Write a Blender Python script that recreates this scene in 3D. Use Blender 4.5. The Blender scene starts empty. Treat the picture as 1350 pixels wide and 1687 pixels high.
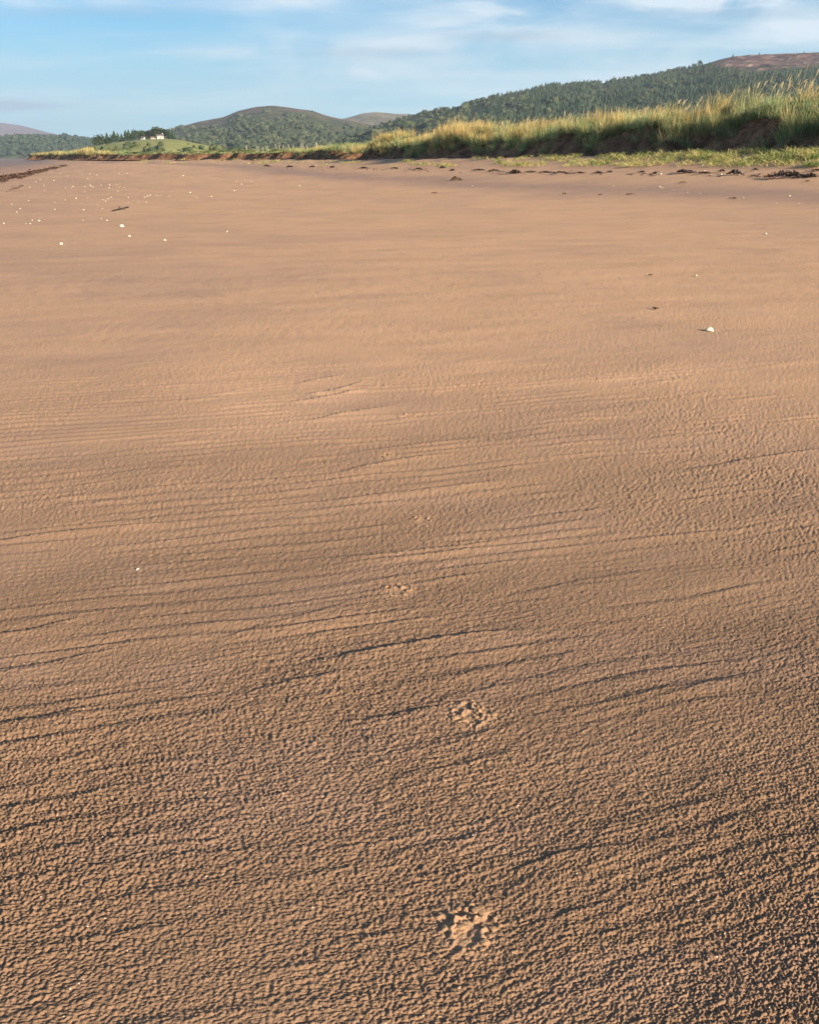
import bpy, math, random
import numpy as np
rng = np.random.default_rng(7); random.seed(7)
R = math.radians
C = bpy.context.scene.collection

# ------------------------------------------------------------------ camera
PITCH = math.atan(583/1350); CAMH = 1.3
cam = bpy.data.cameras.new('camera'); cam.sensor_fit = 'HORIZONTAL'; cam.sensor_width = 36; cam.lens = 36
cam.clip_start = 0.05; cam.clip_end = 40000
co = bpy.data.objects.new('camera', cam); C.objects.link(co)
co.location = (0, 0, CAMH); co.rotation_euler = (math.pi/2-PITCH, 0, 0)
bpy.context.scene.camera = co
# ------------------------------------------------------------------ light
SUN_EL, SUN_AZ = R(18.5), R(-36)          # azimuth measured from +x, camera looks along +y
sd = np.array([math.cos(SUN_AZ)*math.cos(SUN_EL), math.sin(SUN_AZ)*math.cos(SUN_EL), math.sin(SUN_EL)])
sl = bpy.data.lights.new('sun', 'SUN'); sl.energy = 5.0; sl.angle = R(0.53); sl.color = (1.0, 0.83, 0.62)
so = bpy.data.objects.new('sun', sl); C.objects.link(so)
import mathutils
so.rotation_euler = mathutils.Vector(sd).to_track_quat('Z', 'Y').to_euler()
SKY_STRENGTH = 0.050
vs = bpy.context.scene.view_settings
vs.view_transform = 'Standard'; vs.look = 'None'; vs.gamma = 1; vs.use_curve_mapping = False
vs.exposure = 1.3
bpy.context.scene.cycles.max_bounces = 6
bpy.context.scene.cycles.volume_bounces = 1

world = bpy.data.worlds.new('World'); bpy.context.scene.world = world; world.use_nodes = True
def N(nt, typ, **kw):
    n = nt.nodes.new(typ)
    for k, v in kw.items():
        if k == 'inp':
            for a, b in v.items(): n.inputs[a].default_value = b
        else: setattr(n, k, v)
    return n
nt = world.node_tree; nt.nodes.clear()
out = N(nt, 'ShaderNodeOutputWorld'); bg = N(nt, 'ShaderNodeBackground', inp={'Strength': SKY_STRENGTH})
sky = N(nt, 'ShaderNodeTexSky', sky_type='NISHITA', sun_disc=False)
sky.sun_elevation = SUN_EL; sky.sun_rotation = math.atan2(sd[0], sd[1]); sky.altitude = 0
sky.air_density = 1.0; sky.dust_density = 0.6; sky.ozone_density = 2.2
geo = N(nt, 'ShaderNodeTexCoord')
sep = N(nt, 'ShaderNodeSeparateXYZ'); nt.links.new(geo.outputs['Generated'], sep.inputs[0])
def M(op, a, b=None, c=None, tree=None, clamp=False):
    t = tree or nt
    n = t.nodes.new('ShaderNodeMath'); n.operation = op; n.use_clamp = clamp
    for i, v in enumerate((a, b, c)):
        if v is None: continue
        if isinstance(v, (int, float)): n.inputs[i].default_value = v
        else: t.links.new(v, n.inputs[i])
    return n.outputs[0]
zc = M('ADD', M('MAXIMUM', sep.outputs[2], 0.0), 0.07)
cx, cy = M('DIVIDE', sep.outputs[0], zc), M('DIVIDE', sep.outputs[1], zc)
comb = N(nt, 'ShaderNodeCombineXYZ'); nt.links.new(cx, comb.inputs[0]); nt.links.new(cy, comb.inputs[1])
def wnoise(scale, detail, rough, dist, sx, sy, ox):
    mp = N(nt, 'ShaderNodeMapping'); mp.inputs['Scale'].default_value = (sx, sy, 1); mp.inputs['Location'].default_value = (ox, ox*.7, 0)
    mp.inputs['Rotation'].default_value = (0, 0, R(-8))
    nt.links.new(comb.outputs[0], mp.inputs[0])
    n = N(nt, 'ShaderNodeTexNoise', inp={'Scale': scale, 'Detail': detail, 'Roughness': rough, 'Distortion': dist})
    nt.links.new(mp.outputs[0], n.inputs[0]); return n.outputs[0]
def smooth(v, lo, hi, a=0.0, b=1.0, tree=None):
    t = tree or nt
    n = t.nodes.new('ShaderNodeMapRange'); n.interpolation_type = 'SMOOTHSTEP'
    t.links.new(v, n.inputs[0]); n.inputs[1].default_value = lo; n.inputs[2].default_value = hi
    n.inputs[3].default_value = a; n.inputs[4].default_value = b; return n.outputs[0]
c1 = smooth(wnoise(0.62, 6, 0.5, 0.3, 1.0, 1.5, 3.1), 0.38, 0.72)
c2 = smooth(wnoise(1.7, 5, 0.55, 0.5, 1.0, 1.6, 8.4), 0.50, 0.85)
# single clouds of the place: gaussian lobes around a direction (azimuth ratio, height ratio)
az = M('DIVIDE', sep.outputs[0], M('MAXIMUM', sep.outputs[1], 0.05)); elr = M('DIVIDE', sep.outputs[2], M('MAXIMUM', sep.outputs[1], 0.05))
front = smooth(sep.outputs[1], 0.05, 0.3)
warp = M('MULTIPLY', M('SUBTRACT', wnoise(3.0, 4, 0.6, 0, 1, 1, 1.3), 0.5), 1.6)
def lobe(px, py, wx, wy, gain):
    a0, e0 = (px-675)/1470, (260-py)/1603
    dx = M('MULTIPLY', M('SUBTRACT', az, a0), 1470/wx); dy = M('MULTIPLY', M('SUBTRACT', elr, e0), 1603/wy)
    dy = M('ADD', dy, warp)
    r2 = M('ADD', M('MULTIPLY', dx, dx), M('MULTIPLY', dy, dy))
    return M('MULTIPLY', M('EXPONENT', M('MULTIPLY', r2, -1.0)), gain)
cb2 = N(nt, 'ShaderNodeCombineXYZ'); nt.links.new(M('MULTIPLY', az, 7.0), cb2.inputs[0]); nt.links.new(M('MULTIPLY', elr, 19.0), cb2.inputs[1])
brk = N(nt, 'ShaderNodeTexNoise', inp={'Scale': 1.0, 'Detail': 7, 'Roughness': 0.58, 'Distortion': 0.6}); nt.links.new(cb2.outputs[0], brk.inputs[0])
brk = smooth(brk.outputs[0], 0.36, 0.64, 0.1, 1.5)
def total2(ls):
    t = ls[0]
    for l in ls[1:]: t = M('ADD', t, l)
    return M('MULTIPLY', t, front)
def total(ls):
    t = ls[0]
    for l in ls[1:]: t = M('ADD', t, l)
    return M('MULTIPLY', M('MULTIPLY', t, brk), front)
white = total([lobe(130, 16, 110, 15, .6), lobe(800, 42, 120, 32, .6), lobe(1170, 14, 120, 20, .7),
               lobe(1300, 62, 130, 22, .6), lobe(1050, 20, 80, 12, .45), lobe(700, 85, 90, 12, .4), lobe(560, 128, 90, 9, .5), lobe(420, 95, 60, 14, .35), lobe(900, 105, 420, 50, .30), lobe(400, 85, 240, 25, .16),
               lobe(470, 22, 100, 12, .4), lobe(600, 2, 90, 12, .3)])
grey = total2([lobe(10, 176, 110, 9, 1.0), lobe(60, 205, 160, 9, .35), lobe(830, 70, 110, 8, .45), lobe(620, 95, 120, 10, .35), lobe(180, 34, 150, 8, .3), lobe(1200, 36, 110, 8, .3)])
cl = M('ADD', M('MULTIPLY', M('MAXIMUM', c1, M('MULTIPLY', c2, 0.9)), 0.5), white, clamp=True)
cl = M('MULTIPLY', cl, smooth(sep.outputs[2], 0.0, 0.06))
cl = M('MINIMUM', cl, 0.85)
mixh = N(nt, 'ShaderNodeMix', data_type='RGBA')           # whitish air near the horizon
mixh.inputs[7].default_value = (3.7, 6.5, 7.6, 1)
nt.links.new(smooth(sep.outputs[2], -0.01, 0.165, 0.88, 0.0), mixh.inputs[0])
tint = N(nt, 'ShaderNodeMix', data_type='RGBA', blend_type='MULTIPLY'); tint.inputs[0].default_value = 1.0
tint.inputs[7].default_value = (.27, .88, 1.22, 1)
nt.links.new(sky.outputs[0], tint.inputs[6]); nt.links.new(tint.outputs[2], mixh.inputs[6])
mixc = N(nt, 'ShaderNodeMix', data_type='RGBA'); mixc.inputs[7].default_value = (6.9, 7.7, 8.3, 1)
nt.links.new(cl, mixc.inputs[0]); nt.links.new(mixh.outputs[2], mixc.inputs[6])
mixg = N(nt, 'ShaderNodeMix', data_type='RGBA'); mixg.inputs[7].default_value = (2.7, 3.8, 5.1, 1)
nt.links.new(M('MINIMUM', grey, 0.8), mixg.inputs[0]); nt.links.new(mixc.outputs[2], mixg.inputs[6])
nt.links.new(mixg.outputs[2], bg.inputs[0]); nt.links.new(bg.outputs[0], out.inputs[0])

# ------------------------------------------------------------------ helpers
TB = rng.random((512, 512))*2*math.pi
GX, GY = np.cos(TB), np.sin(TB)
def perlin(x, y, seed=0):
    x = np.asarray(x, float)+seed*17.37; y = np.asarray(y, float)+seed*9.71
    xi = np.floor(x).astype(np.int64); yi = np.floor(y).astype(np.int64)
    fx, fy = x-xi, y-yi
    u = fx*fx*fx*(fx*(fx*6-15)+10); v = fy*fy*fy*(fy*(fy*6-15)+10)
    def g(ix, iy, dx, dy):
        a, b = (ix+seed*31) & 511, (iy+seed*57) & 511
        return GX[a, b]*dx+GY[a, b]*dy
    n0 = g(xi, yi, fx, fy); n1 = g(xi+1, yi, fx-1, fy); n2 = g(xi, yi+1, fx, fy-1); n3 = g(xi+1, yi+1, fx-1, fy-1)
    return ((n0+u*(n1-n0))*(1-v)+(n2+u*(n3-n2))*v)*1.5
def fbm(x, y, seed=0, o=4, gain=.5):
    s, a, f = 0, 1, 1
    for i in range(o):
        s = s+a*perlin(x*f, y*f, seed+i); a *= gain; f *= 2.03
    return s
def sstep(a, b, x):
    t = np.clip((x-a)/(b-a), 0, 1); return t*t*(3-2*t)

def mesh_np(name, V, quads=None, tris=None, mats=None, smooth_=False, fattr=None, cattr=None, link=True, parent=None):
    me = bpy.data.meshes.new(name)
    V = np.asarray(V, np.float32); nq = 0 if quads is None else len(quads); ntr = 0 if tris is None else len(tris)
    loops = []
    if nq: loops.append(np.asarray(quads, np.int32).ravel())
    if ntr: loops.append(np.asarray(tris, np.int32).ravel())
    loops = np.concatenate(loops)
    me.vertices.add(len(V)); me.vertices.foreach_set('co', V.ravel())
    me.loops.add(len(loops)); me.loops.foreach_set('vertex_index', loops)
    me.polygons.add(nq+ntr)
    st = np.concatenate([np.arange(nq)*4, nq*4+np.arange(ntr)*3]).astype(np.int32)
    me.polygons.foreach_set('loop_start', st)
    me.polygons.foreach_set('use_smooth', np.full(nq+ntr, smooth_))
    me.update(calc_edges=True); me.validate()
    if fattr:
        for k, a in fattr.items():
            at = me.attributes.new(k, 'FLOAT', 'POINT'); at.data.foreach_set('value', np.asarray(a, np.float32).ravel())
    if cattr is not None:
        at = me.attributes.new('col', 'FLOAT_COLOR', 'POINT')
        cc = np.ones((len(V), 4), np.float32); cc[:, :3] = cattr; at.data.foreach_set('color', cc.ravel())
    if mats: me.materials.append(mats)
    o = bpy.data.objects.new(name, me)
    if link: C.objects.link(o)
    if parent is not None: o.parent = parent
    return o
def grid_quads(nr, nc):
    i = np.arange(nr-1)[:, None]*nc+np.arange(nc-1)[None, :]
    i = i.ravel(); return np.stack([i, i+1, i+nc+1, i+nc], 1)
def tag(o, label=None, cat=None, group=None, kind=None):
    if label: o['label'] = label
    if cat: o['category'] = cat
    if group: o['group'] = group
    if kind: o['kind'] = kind
    return o
def empty(name, loc):
    e = bpy.data.objects.new(name, None); e.location = loc; e.empty_display_size = .1; C.objects.link(e); return e

def mat(name, col=(.5, .5, .5), rough=.8, attr=False, noise=None, bump=None, spec=.3, trans=0):
    """noise=(scale, amount): value variation; bump=(scale, distance)"""
    m = bpy.data.materials.new(name); m.use_nodes = True; t = m.node_tree; p = t.nodes['Principled BSDF']
    p.inputs['Roughness'].default_value = rough; p.inputs['Specular IOR Level'].default_value = spec
    tc = t.nodes.new('ShaderNodeTexCoord')
    if attr:
        a = t.nodes.new('ShaderNodeAttribute'); a.attribute_name = 'col'; src = a.outputs['Color']
    else:
        a = t.nodes.new('ShaderNodeRGB'); a.outputs[0].default_value = (*col, 1); src = a.outputs[0]
    if noise:
        n = t.nodes.new('ShaderNodeTexNoise'); n.inputs['Scale'].default_value = noise[0]; n.inputs['Detail'].default_value = 5
        n.inputs['Roughness'].default_value = .65
        t.links.new(tc.outputs['Object'], n.inputs[0])
        f = smooth(n.outputs[0], .25, .75, 1-noise[1], 1+noise[1], t)
        mx = t.nodes.new('ShaderNodeVectorMath'); mx.operation = 'SCALE'
        t.links.new(src, mx.inputs[0]); t.links.new(f, mx.inputs['Scale']); src = mx.outputs[0]
    t.links.new(src, p.inputs['Base Color'])
    if bump:
        n = t.nodes.new('ShaderNodeTexNoise'); n.inputs['Scale'].default_value = bump[0]; n.inputs['Detail'].default_value = 4
        t.links.new(tc.outputs['Object'], n.inputs[0])
        b = t.nodes.new('ShaderNodeBump'); b.inputs['Distance'].default_value = bump[1]; b.inputs['Strength'].default_value = 1
        t.links.new(n.outputs[0], b.inputs['Height']); t.links.new(b.outputs[0], p.inputs['Normal'])
    if trans:
        tr = t.nodes.new('ShaderNodeBsdfTranslucent'); t.links.new(src, tr.inputs[0])
        mx = t.nodes.new('ShaderNodeMixShader'); mx.inputs[0].default_value = trans
        t.links.new(p.outputs[0], mx.inputs[1]); t.links.new(tr.outputs[0], mx.inputs[2])
        t.links.new(mx.outputs[0], t.nodes['Material Output'].inputs[0])
    return m

# ------------------------------------------------------------------ the lie of the land
PL = np.array([(60, -60), (34, 0), (23.5, 22), (15.9, 34), (15.4, 36), (12.6, 43), (8.2, 52), (5.3, 60), (1.4, 72), (-4.8, 95),
               (-9.5, 112), (-23, 150), (-43, 195), (-84, 260), (-129, 330), (-164, 380), (-185, 440), (-200, 520),
               (-290, 800), (-450, 1250), (-700, 2000)], float)
def bank_sd(x, y):
    """signed distance to the foot of the bank (negative on the beach)"""
    best = np.full(np.shape(x), 1e9); sg = np.ones(np.shape(x))
    for a, b in zip(PL[:-1], PL[1:]):
        d = b-a; L2 = d@d
        t = np.clip(((x-a[0])*d[0]+(y-a[1])*d[1])/L2, 0, 1)
        ex, ey = x-a[0]-t*d[0], y-a[1]-t*d[1]; dd = ex*ex+ey*ey
        side = np.where(d[0]*ey-d[1]*ex < 0, 1., -1.)
        m = dd < best; best = np.where(m, dd, best); sg = np.where(m, side, sg)
    return sg*np.sqrt(best)
def zfoot(y): return np.interp(y, [20, 36, 60, 110, 170, 260, 400], [1.5, 1.5, 1.3, 1.12, 1.05, .98, .9])
def left_line(x, y):   # >0 : seaward of the weed line
    return (-(x+24)*0.945-(y-52)*0.326)
def zbeach(x, y, s=None):
    if s is None: s = bank_sd(x, y)
    s = np.minimum(s, 0)
    z = zfoot(y)*np.exp(s/6.5)
    w = left_line(x, y)
    z = z-0.22*sstep(-1, 14, w)-0.1*sstep(20, 90, w)
    return z
cp, sp = math.cos(PITCH), math.sin(PITCH)
def ray(px, py):
    u, v = (px-675)/1350, -(py-843.5)/1350
    d = np.array([u, cp+v*sp, -sp+v*cp]); return d/np.linalg.norm(d)
def ground(px, py):
    d = ray(px, py); ts = np.geomspace(.8, 900, 4000)
    z = CAMH+ts*d[2]-zbeach(ts*d[0], ts*d[1])
    i = np.argmax(z < 0)
    if z[i] >= 0: i = len(ts)-1
    lo, hi = ts[max(i-1, 0)], ts[i]
    t = lo+(hi-lo)*z[max(i-1, 0)]/(z[max(i-1, 0)]-z[i]+1e-9)
    p = d*t; return np.array([p[0], p[1], CAMH+p[2]])

# ------------------------------------------------------------------ sand
D1 = []
th = 70.0
ths = np.concatenate([np.linspace(78, 57, 24, endpoint=False)])
# rows: about one row per picture line inside the frame, coarser outside
ypx = np.concatenate([np.arange(1700, 1000, -1.45), np.arange(1000, 268, -1.5), np.array([266.5, 265, 264, 263, 262.2, 261.4, 260.7])])
thp = np.degrees(np.arctan((ypx-843.5)/1350))+math.degrees(PITCH)
TH = np.concatenate([ths, thp[thp < 57]])
d_rows = CAMH/np.tan(np.radians(TH))
d_rows = np.concatenate([[-80, -25, -8, -3, -1, -.3, .05], d_rows, [4000]])
depth = np.maximum(d_rows*cp+CAMH*sp, .9); depth[:7] = [60, 25, 9, 4, 2, 1.2, .95]
mg_ = .512+np.cumsum(np.geomspace(.0022, .075, 46))
us = np.concatenate([-mg_[::-1], np.linspace(-.51, .51, 790), mg_])
margin = sstep(.51, .60, np.abs(us))[None, :]*np.ones((len(d_rows), 1))
X = us[None, :]*depth[:, None]; Y = np.repeat(d_rows[:, None], len(us), 1)
S = bank_sd(X, Y)
Z = zbeach(X, Y, S)
# --- relief
ang = R(15)
P = X*math.cos(ang)+Y*math.sin(ang); Q = -X*math.sin(ang)+Y*math.cos(ang)
near = Y < 40
w1 = perlin(X/.35, Y/.35, 3); w2 = perlin(X/1.1, Y/1.1, 4)
Qw = Q+.014*w1+.05*w2; Pw = P+.02*perlin(X/.2, Y/.2, 5)
def q_(s): return Qw/s
dist0 = np.sqrt(X*X+Y*Y+CAMH**2)
lf = np.clip(.5-1.1*X/np.maximum(dist0, 1), 0, 1)
nearw = 1-sstep(2.0, 3.6, dist0)
wart = lf*perlin(Pw/.0078, q_(.0034), 11)+(1-lf)*perlin(Pw/.0048, q_(.0034), 14)
wart = wart*nearw+(1-nearw)*perlin(Pw/.0150, q_(.0045), 15)*.8
wart2 = perlin(Pw/.0090, q_(.0065), 12)*nearw*1.3
wart3 = (perlin(Pw/.030, q_(.009), 13)+.5*perlin(Pw/.11, q_(.022), 16))*(.25+.75*nearw)
rough = .75+.35*fbm(X/.9, Y/.9, 21, 2)+.12*np.clip(X/np.maximum(Y, .5), -.6, .6)
dist = np.sqrt(X*X+Y*Y+CAMH**2)
A = np.interp(dist, [1.5, 1.9, 2.4, 3.2, 4.5, 7, 12, 30], [.0062, .0068, .0070, .0060, .0048, .0036, .0026, .0014])
fadeN = 1-sstep(10, 26, Y)
relief = A*rough*(1-margin)*(wart*.85+wart2*.25+np.maximum(wart3, -.3)*.42)
# wind ripples: gentle rise, sharp drop on the far side
lam = .074
ph = (Qw+.03*perlin(P/.9, Q/.25, 31))/lam
fr = ph-np.floor(ph)
saw = np.where(fr < .74, fr/.74, (1-fr)/.26)
rm = sstep(-.15, .45, fbm(P/.85, Q/.22, 33, 3)+.12-.8*X/np.maximum(dist, 1))
rm2 = sstep(.0, .5, fbm(P/.38, Q/.08, 37, 2))
ramp = np.interp(dist, [1.5, 2.5, 5, 9, 16], [.0030, .0072, .0095, .0070, 0])
relief = relief+ramp*rm*(.5+.5*rm2)*(saw-.4)
ph = (Qw+.02*perlin(P/.5, Q/.2, 41))/.033; fr = ph-np.floor(ph)
saw = np.where(fr < .75, fr/.75, (1-fr)/.25)
relief = relief+(1-margin)*.0018*sstep(.0, .6, fbm(P/.7, Q/.25, 43, 2)+.1)*(saw-.4)*np.interp(dist, [1.5, 4, 8], [1, .8, 0])
# slow undulation
relief = relief+.0035*fbm(P/.8, Q/.3, 51, 3)+.010*perlin(P/2.6, Q/1.1, 55)*sstep(2, 7, Y)
relief = relief*fadeN+.02*fbm(X/9, Y/5, 57, 3)*sstep(8, 30, Y)
# single scarps seen in the sand, foot by foot: polyline in picture coordinates -> ground
SC = [([(-60, 903), (0, 893), (90, 879), (180, 868), (300, 858)], .0085, 1.), ([(540, 921), (640, 914), (760, 900), (830, 889)], .0065, 1.),
      ([(560, 822), (620, 816), (720, 806), (830, 792)], .0085, 1.), ([(560, 775), (660, 758), (740, 748)], .008, 1.), ([(580, 745), (680, 734), (790, 722)], .006, 1.),
      ([(470, 664), (540, 655), (610, 640)], .008, 1), ([(500, 652), (560, 642), (600, 628)], .007, 1), ([(510, 692), (570, 680), (650, 668)], .006, 1), ([(490, 632), (570, 618)], .007, 1),
      ([(1170, 769), (1260, 753), (1360, 738)], .008, 1), ([(500, 1090), (600, 1076), (700, 1060), (780, 1048), (870, 1037)], .0085, 1),
      ([(340, 1065), (420, 1035), (480, 1022), (600, 985)], .004, 1), ([(570, 1190), (650, 1180), (740, 1162)], .006, 1),
      ([(-40, 1050), (40, 1040), (150, 1014)], .006, 1), ([(-40, 1110), (70, 1095), (200, 1068)], .005, 1), ([(-40, 1200), (60, 1186), (180, 1160)], .007, 1),
      ([(80, 838), (180, 827), (240, 824)], .005, 1), ([(60, 826), (150, 812), (280, 795)], .0045, 1), ([(100, 800), (200, 783), (330, 768)], .004, 1),
      ([(840, 1440), (940, 1405), (1040, 1390)], .005, 1), ([(380, 1150), (480, 1120), (600, 1098)], .0045, 1), ([(860, 1530), (960, 1498), (1060, 1475)], .0045, 1),
      ([(300, 1350), (420, 1318), (520, 1300)], .0035, 1), ([(820, 985), (960, 955), (1080, 940)], .0045, 1), ([(900, 650), (1050, 634), (1350, 590)], .004, 1),
      ([(640, 1290), (760, 1262), (860, 1240)], .004, 1), ([(1000, 735), (1120, 715), (1240, 700)], .0045, 1), ([(850, 700), (1000, 672), (1200, 640)], .004, 1),
      ([(160, 748), (300, 728), (400, 705)], .004, 1), ([(180, 670), (330, 655), (480, 625)], .004, 1), ([(1020, 1170), (1180, 1120), (1350, 1090)], .004, 1)]
for pts, amp, _ in SC:
    if amp < .005: amp *= .6
    g = np.array([ground(*p)[:2] for p in pts])
    L = np.concatenate([[0], np.cumsum(np.hypot(*(g[1:]-g[:-1]).T))])
    x0, x1 = g[:, 0].min(), g[:, 0].max(); o = np.argsort(g[:, 0]); gx, gy = g[o, 0], g[o, 1]
    pad = .25
    ri = np.where((d_rows > gy.min()-.5) & (d_rows < gy.max()+.3))[0]
    r0, r1 = ri[0], ri[-1]+1
    xs, ys = X[r0:r1], Y[r0:r1]
    yl = np.interp(xs, gx, gy)+.006*w1[r0:r1]+.004*perlin(xs/.03, ys/.05, 71)
    q = (ys-yl)*.96
    t = (xs-x0)/(x1-x0)
    win = sstep(-.12, .3, t)*(1-sstep(.7, 1.12, t))
    Ln = .07
    prof = np.where(q < 0, np.exp(np.minimum(q, 0)/Ln), np.exp(-np.maximum(q, 0)/.004))
    relief[r0:r1] += amp*win*prof*1.25
# dog prints: shallow toe and heel pits, crust pushed up around them
PR = [(770, 1530, 1.0, 1.), (778, 1178, .95, 1.), (655, 972, .9, .7), (697, 857, .85, .6), (641, 752, .85, .7), (668, 685, .95, .9), (628, 635, .8, .6),
      (626, 562, .8, .5), (655, 533, .8, .5), (634, 511, .8, .5), (645, 473, .8, .5)]
prints = []
light = np.zeros_like(X)
for k, (px, py, sc, st) in enumerate(PR):
    g = ground(px, py); prints.append((g, sc, st))
    ri = np.where(np.abs(d_rows-g[1]) < .14)[0]; r0, r1 = ri[0], ri[-1]+1
    dx, dy = (X[r0:r1]-g[0])/sc, (Y[r0:r1]-g[1])/sc
    rr = np.hypot(dx, dy/1.05)
    core = np.exp(-(rr/.052)**4)
    relief[r0:r1] = relief[r0:r1]*(1-.75*core*st)
    n = perlin(dx/.012, dy/.012, 80+k)
    pits = 0
    for (tx, ty, tr) in [(-.036, .012, .012), (-.014, .036, .012), (.014, .036, .012), (.036, .012, .012), (0, -.015, .024)]:
        r = np.hypot(dx-tx, dy-ty)/tr
        pits = pits-.0035*np.exp(-r**4)*(.6+.8*np.abs(n))+.0045*np.exp(-((r-1.3)/.3)**2)*np.clip(n*1.6+.2, -.2, 1.3)
    relief[r0:r1] += st*(pits+.003*core*n+.002*core)
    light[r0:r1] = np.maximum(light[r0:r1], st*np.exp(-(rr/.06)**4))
Z = Z+np.where(S > .5, -.02*np.clip(S-.5, 0, 15), relief)
# damp: grey-purple bands where the sand holds water
wl = left_line(X, Y)
damp = .85*np.exp(-((S+10.5+1.5*perlin(X/9, Y/9, 61))/2.6)**2)*sstep(12, 24, Y)
damp = damp+.55*sstep(-12, 6, wl+3*perlin(X/12, Y/12, 62))
damp = damp+.22*sstep(.0, .6, fbm(X/3.5, Y/2.2, 63, 4)+.15-.3*X/np.maximum(Y, 1))*sstep(2.5, 7, Y)
damp = damp+.2*sstep(.1, .6, fbm(P/.9, Q/.35, 66, 3))
damp = np.clip(damp, 0, 1)
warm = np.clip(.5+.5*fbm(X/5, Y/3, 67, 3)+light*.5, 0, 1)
wet = np.clip(sstep(0, 18, wl), 0, 1)
sandm = bpy.data.materials.new('wind_blown_sand'); sandm.use_nodes = True
t = sandm.node_tree; p = t.nodes['Principled BSDF']
def attr(t, k):
    a = t.nodes.new('ShaderNodeAttribute'); a.attribute_name = k; return a.outputs['Fac']
def cmix(t, f, a, b):
    m = t.nodes.new('ShaderNodeMix'); m.data_type = 'RGBA'
    for i, v in ((6, a), (7, b)):
        if isinstance(v, tuple): m.inputs[i].default_value = (*v, 1)
        else: t.links.new(v, m.inputs[i])
    if isinstance(f, float): m.inputs[0].default_value = f
    else: t.links.new(f, m.inputs[0])
    return m.outputs[2]
tc = t.nodes.new('ShaderNodeTexCoord')
def tnoise(t, tc, scale, detail=3, rough_=.6):
    n = t.nodes.new('ShaderNodeTexNoise'); n.inputs['Scale'].default_value = scale; n.inputs['Detail'].default_value = detail
    n.inputs['Roughness'].default_value = rough_; t.links.new(tc.outputs['Object'], n.inputs[0]); return n.outputs[0]
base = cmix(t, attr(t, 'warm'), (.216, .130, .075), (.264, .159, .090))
base = cmix(t, attr(t, 'dry_sunlit'), base, (.525, .320, .190))
base = cmix(t, attr(t, 'damp'), base, (.31, .20, .150))
base = cmix(t, attr(t, 'wet'), base, (.20, .145, .125))
grain = tnoise(t, tc, 520, 3, .75)
base = cmix(t, smooth(grain, .42, .66, 0, .6, t), base, (.12, .082, .065))
base = cmix(t, smooth(grain, .42, .30, 0, .45, t), base, (.50, .33, .20))
spark = t.nodes.new('ShaderNodeTexVoronoi'); spark.inputs['Scale'].default_value = 260; t.links.new(tc.outputs['Object'], spark.inputs['Vector'])
sb = t.nodes.new('ShaderNodeSeparateColor'); t.links.new(spark.outputs['Color'], sb.inputs[0])
pale = M('MULTIPLY', smooth(sb.outputs[0], .985, .99, 0, 1, t), smooth(spark.outputs['Distance'], .25, .3, 1, 0, t), tree=t)
base = cmix(t, pale, base, (.75, .68, .58))
t.links.new(base, p.inputs['Base Color'])
rg = M('SUBTRACT', .95, M('MULTIPLY', attr(t, 'wet'), .35, tree=t), tree=t); t.links.new(rg, p.inputs['Roughness'])
p.inputs['Specular IOR Level'].default_value = .12
b = t.nodes.new('ShaderNodeBump'); b.inputs['Distance'].default_value = .0016; b.inputs['Strength'].default_value = .8
mp = t.nodes.new('ShaderNodeMapping'); mp.inputs['Rotation'].default_value = (0, 0, -ang); mp.inputs['Scale'].default_value = (75, 130, 60)
t.links.new(tc.outputs['Object'], mp.inputs[0]); wn = t.nodes.new('ShaderNodeTexNoise'); wn.inputs['Scale'].default_value = 1; wn.inputs['Detail'].default_value = 2
t.links.new(mp.outputs[0], wn.inputs[0]); wartb = M('MULTIPLY', M('MULTIPLY', wn.outputs[0], 6.0, tree=t), attr(t, 'margin'), tree=t)
t.links.new(M('ADD', M('ADD', tnoise(t, tc, 330, 3), wartb, tree=t), M('MULTIPLY', tnoise(t, tc, 150, 2), 1.8, tree=t), tree=t), b.inputs['Height']); t.links.new(b.outputs[0], p.inputs['Normal'])
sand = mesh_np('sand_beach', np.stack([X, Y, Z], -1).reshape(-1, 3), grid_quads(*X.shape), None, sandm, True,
               {'damp': damp, 'warm': warm, 'wet': wet, 'margin': margin*rough, 'dry_sunlit': np.clip(.95*sstep(1.3, 6.2, Y)+.5*np.exp(-((X+.75)/.5)**2-((Y-4.9)/1.0)**2)+.18*perlin(P/1.3, Q/.4, 68)+.38*light, 0, 1)})  # paler distance and prints, plus a sunlit patch painted in by the gaussian
tag(sand, 'broad reddish beach of wind roughened sand running to the dune bank', kind='structure')

# sea and far flats beyond the beach
water_m = bpy.data.materials.new('estuary_water'); water_m.use_nodes = True
p = water_m.node_tree.nodes['Principled BSDF']; p.inputs['Base Color'].default_value = (.05, .07, .08, 1); p.inputs['Roughness'].default_value = .12
V = [(-9000, -200, -.36), (200, -200, -.36), (200, 12000, -.36), (-9000, 12000, -.36)]
tag(mesh_np('estuary_water', V, [(0, 1, 2, 3)], None, water_m), 'calm estuary water far off at the left', kind='structure')

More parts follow.
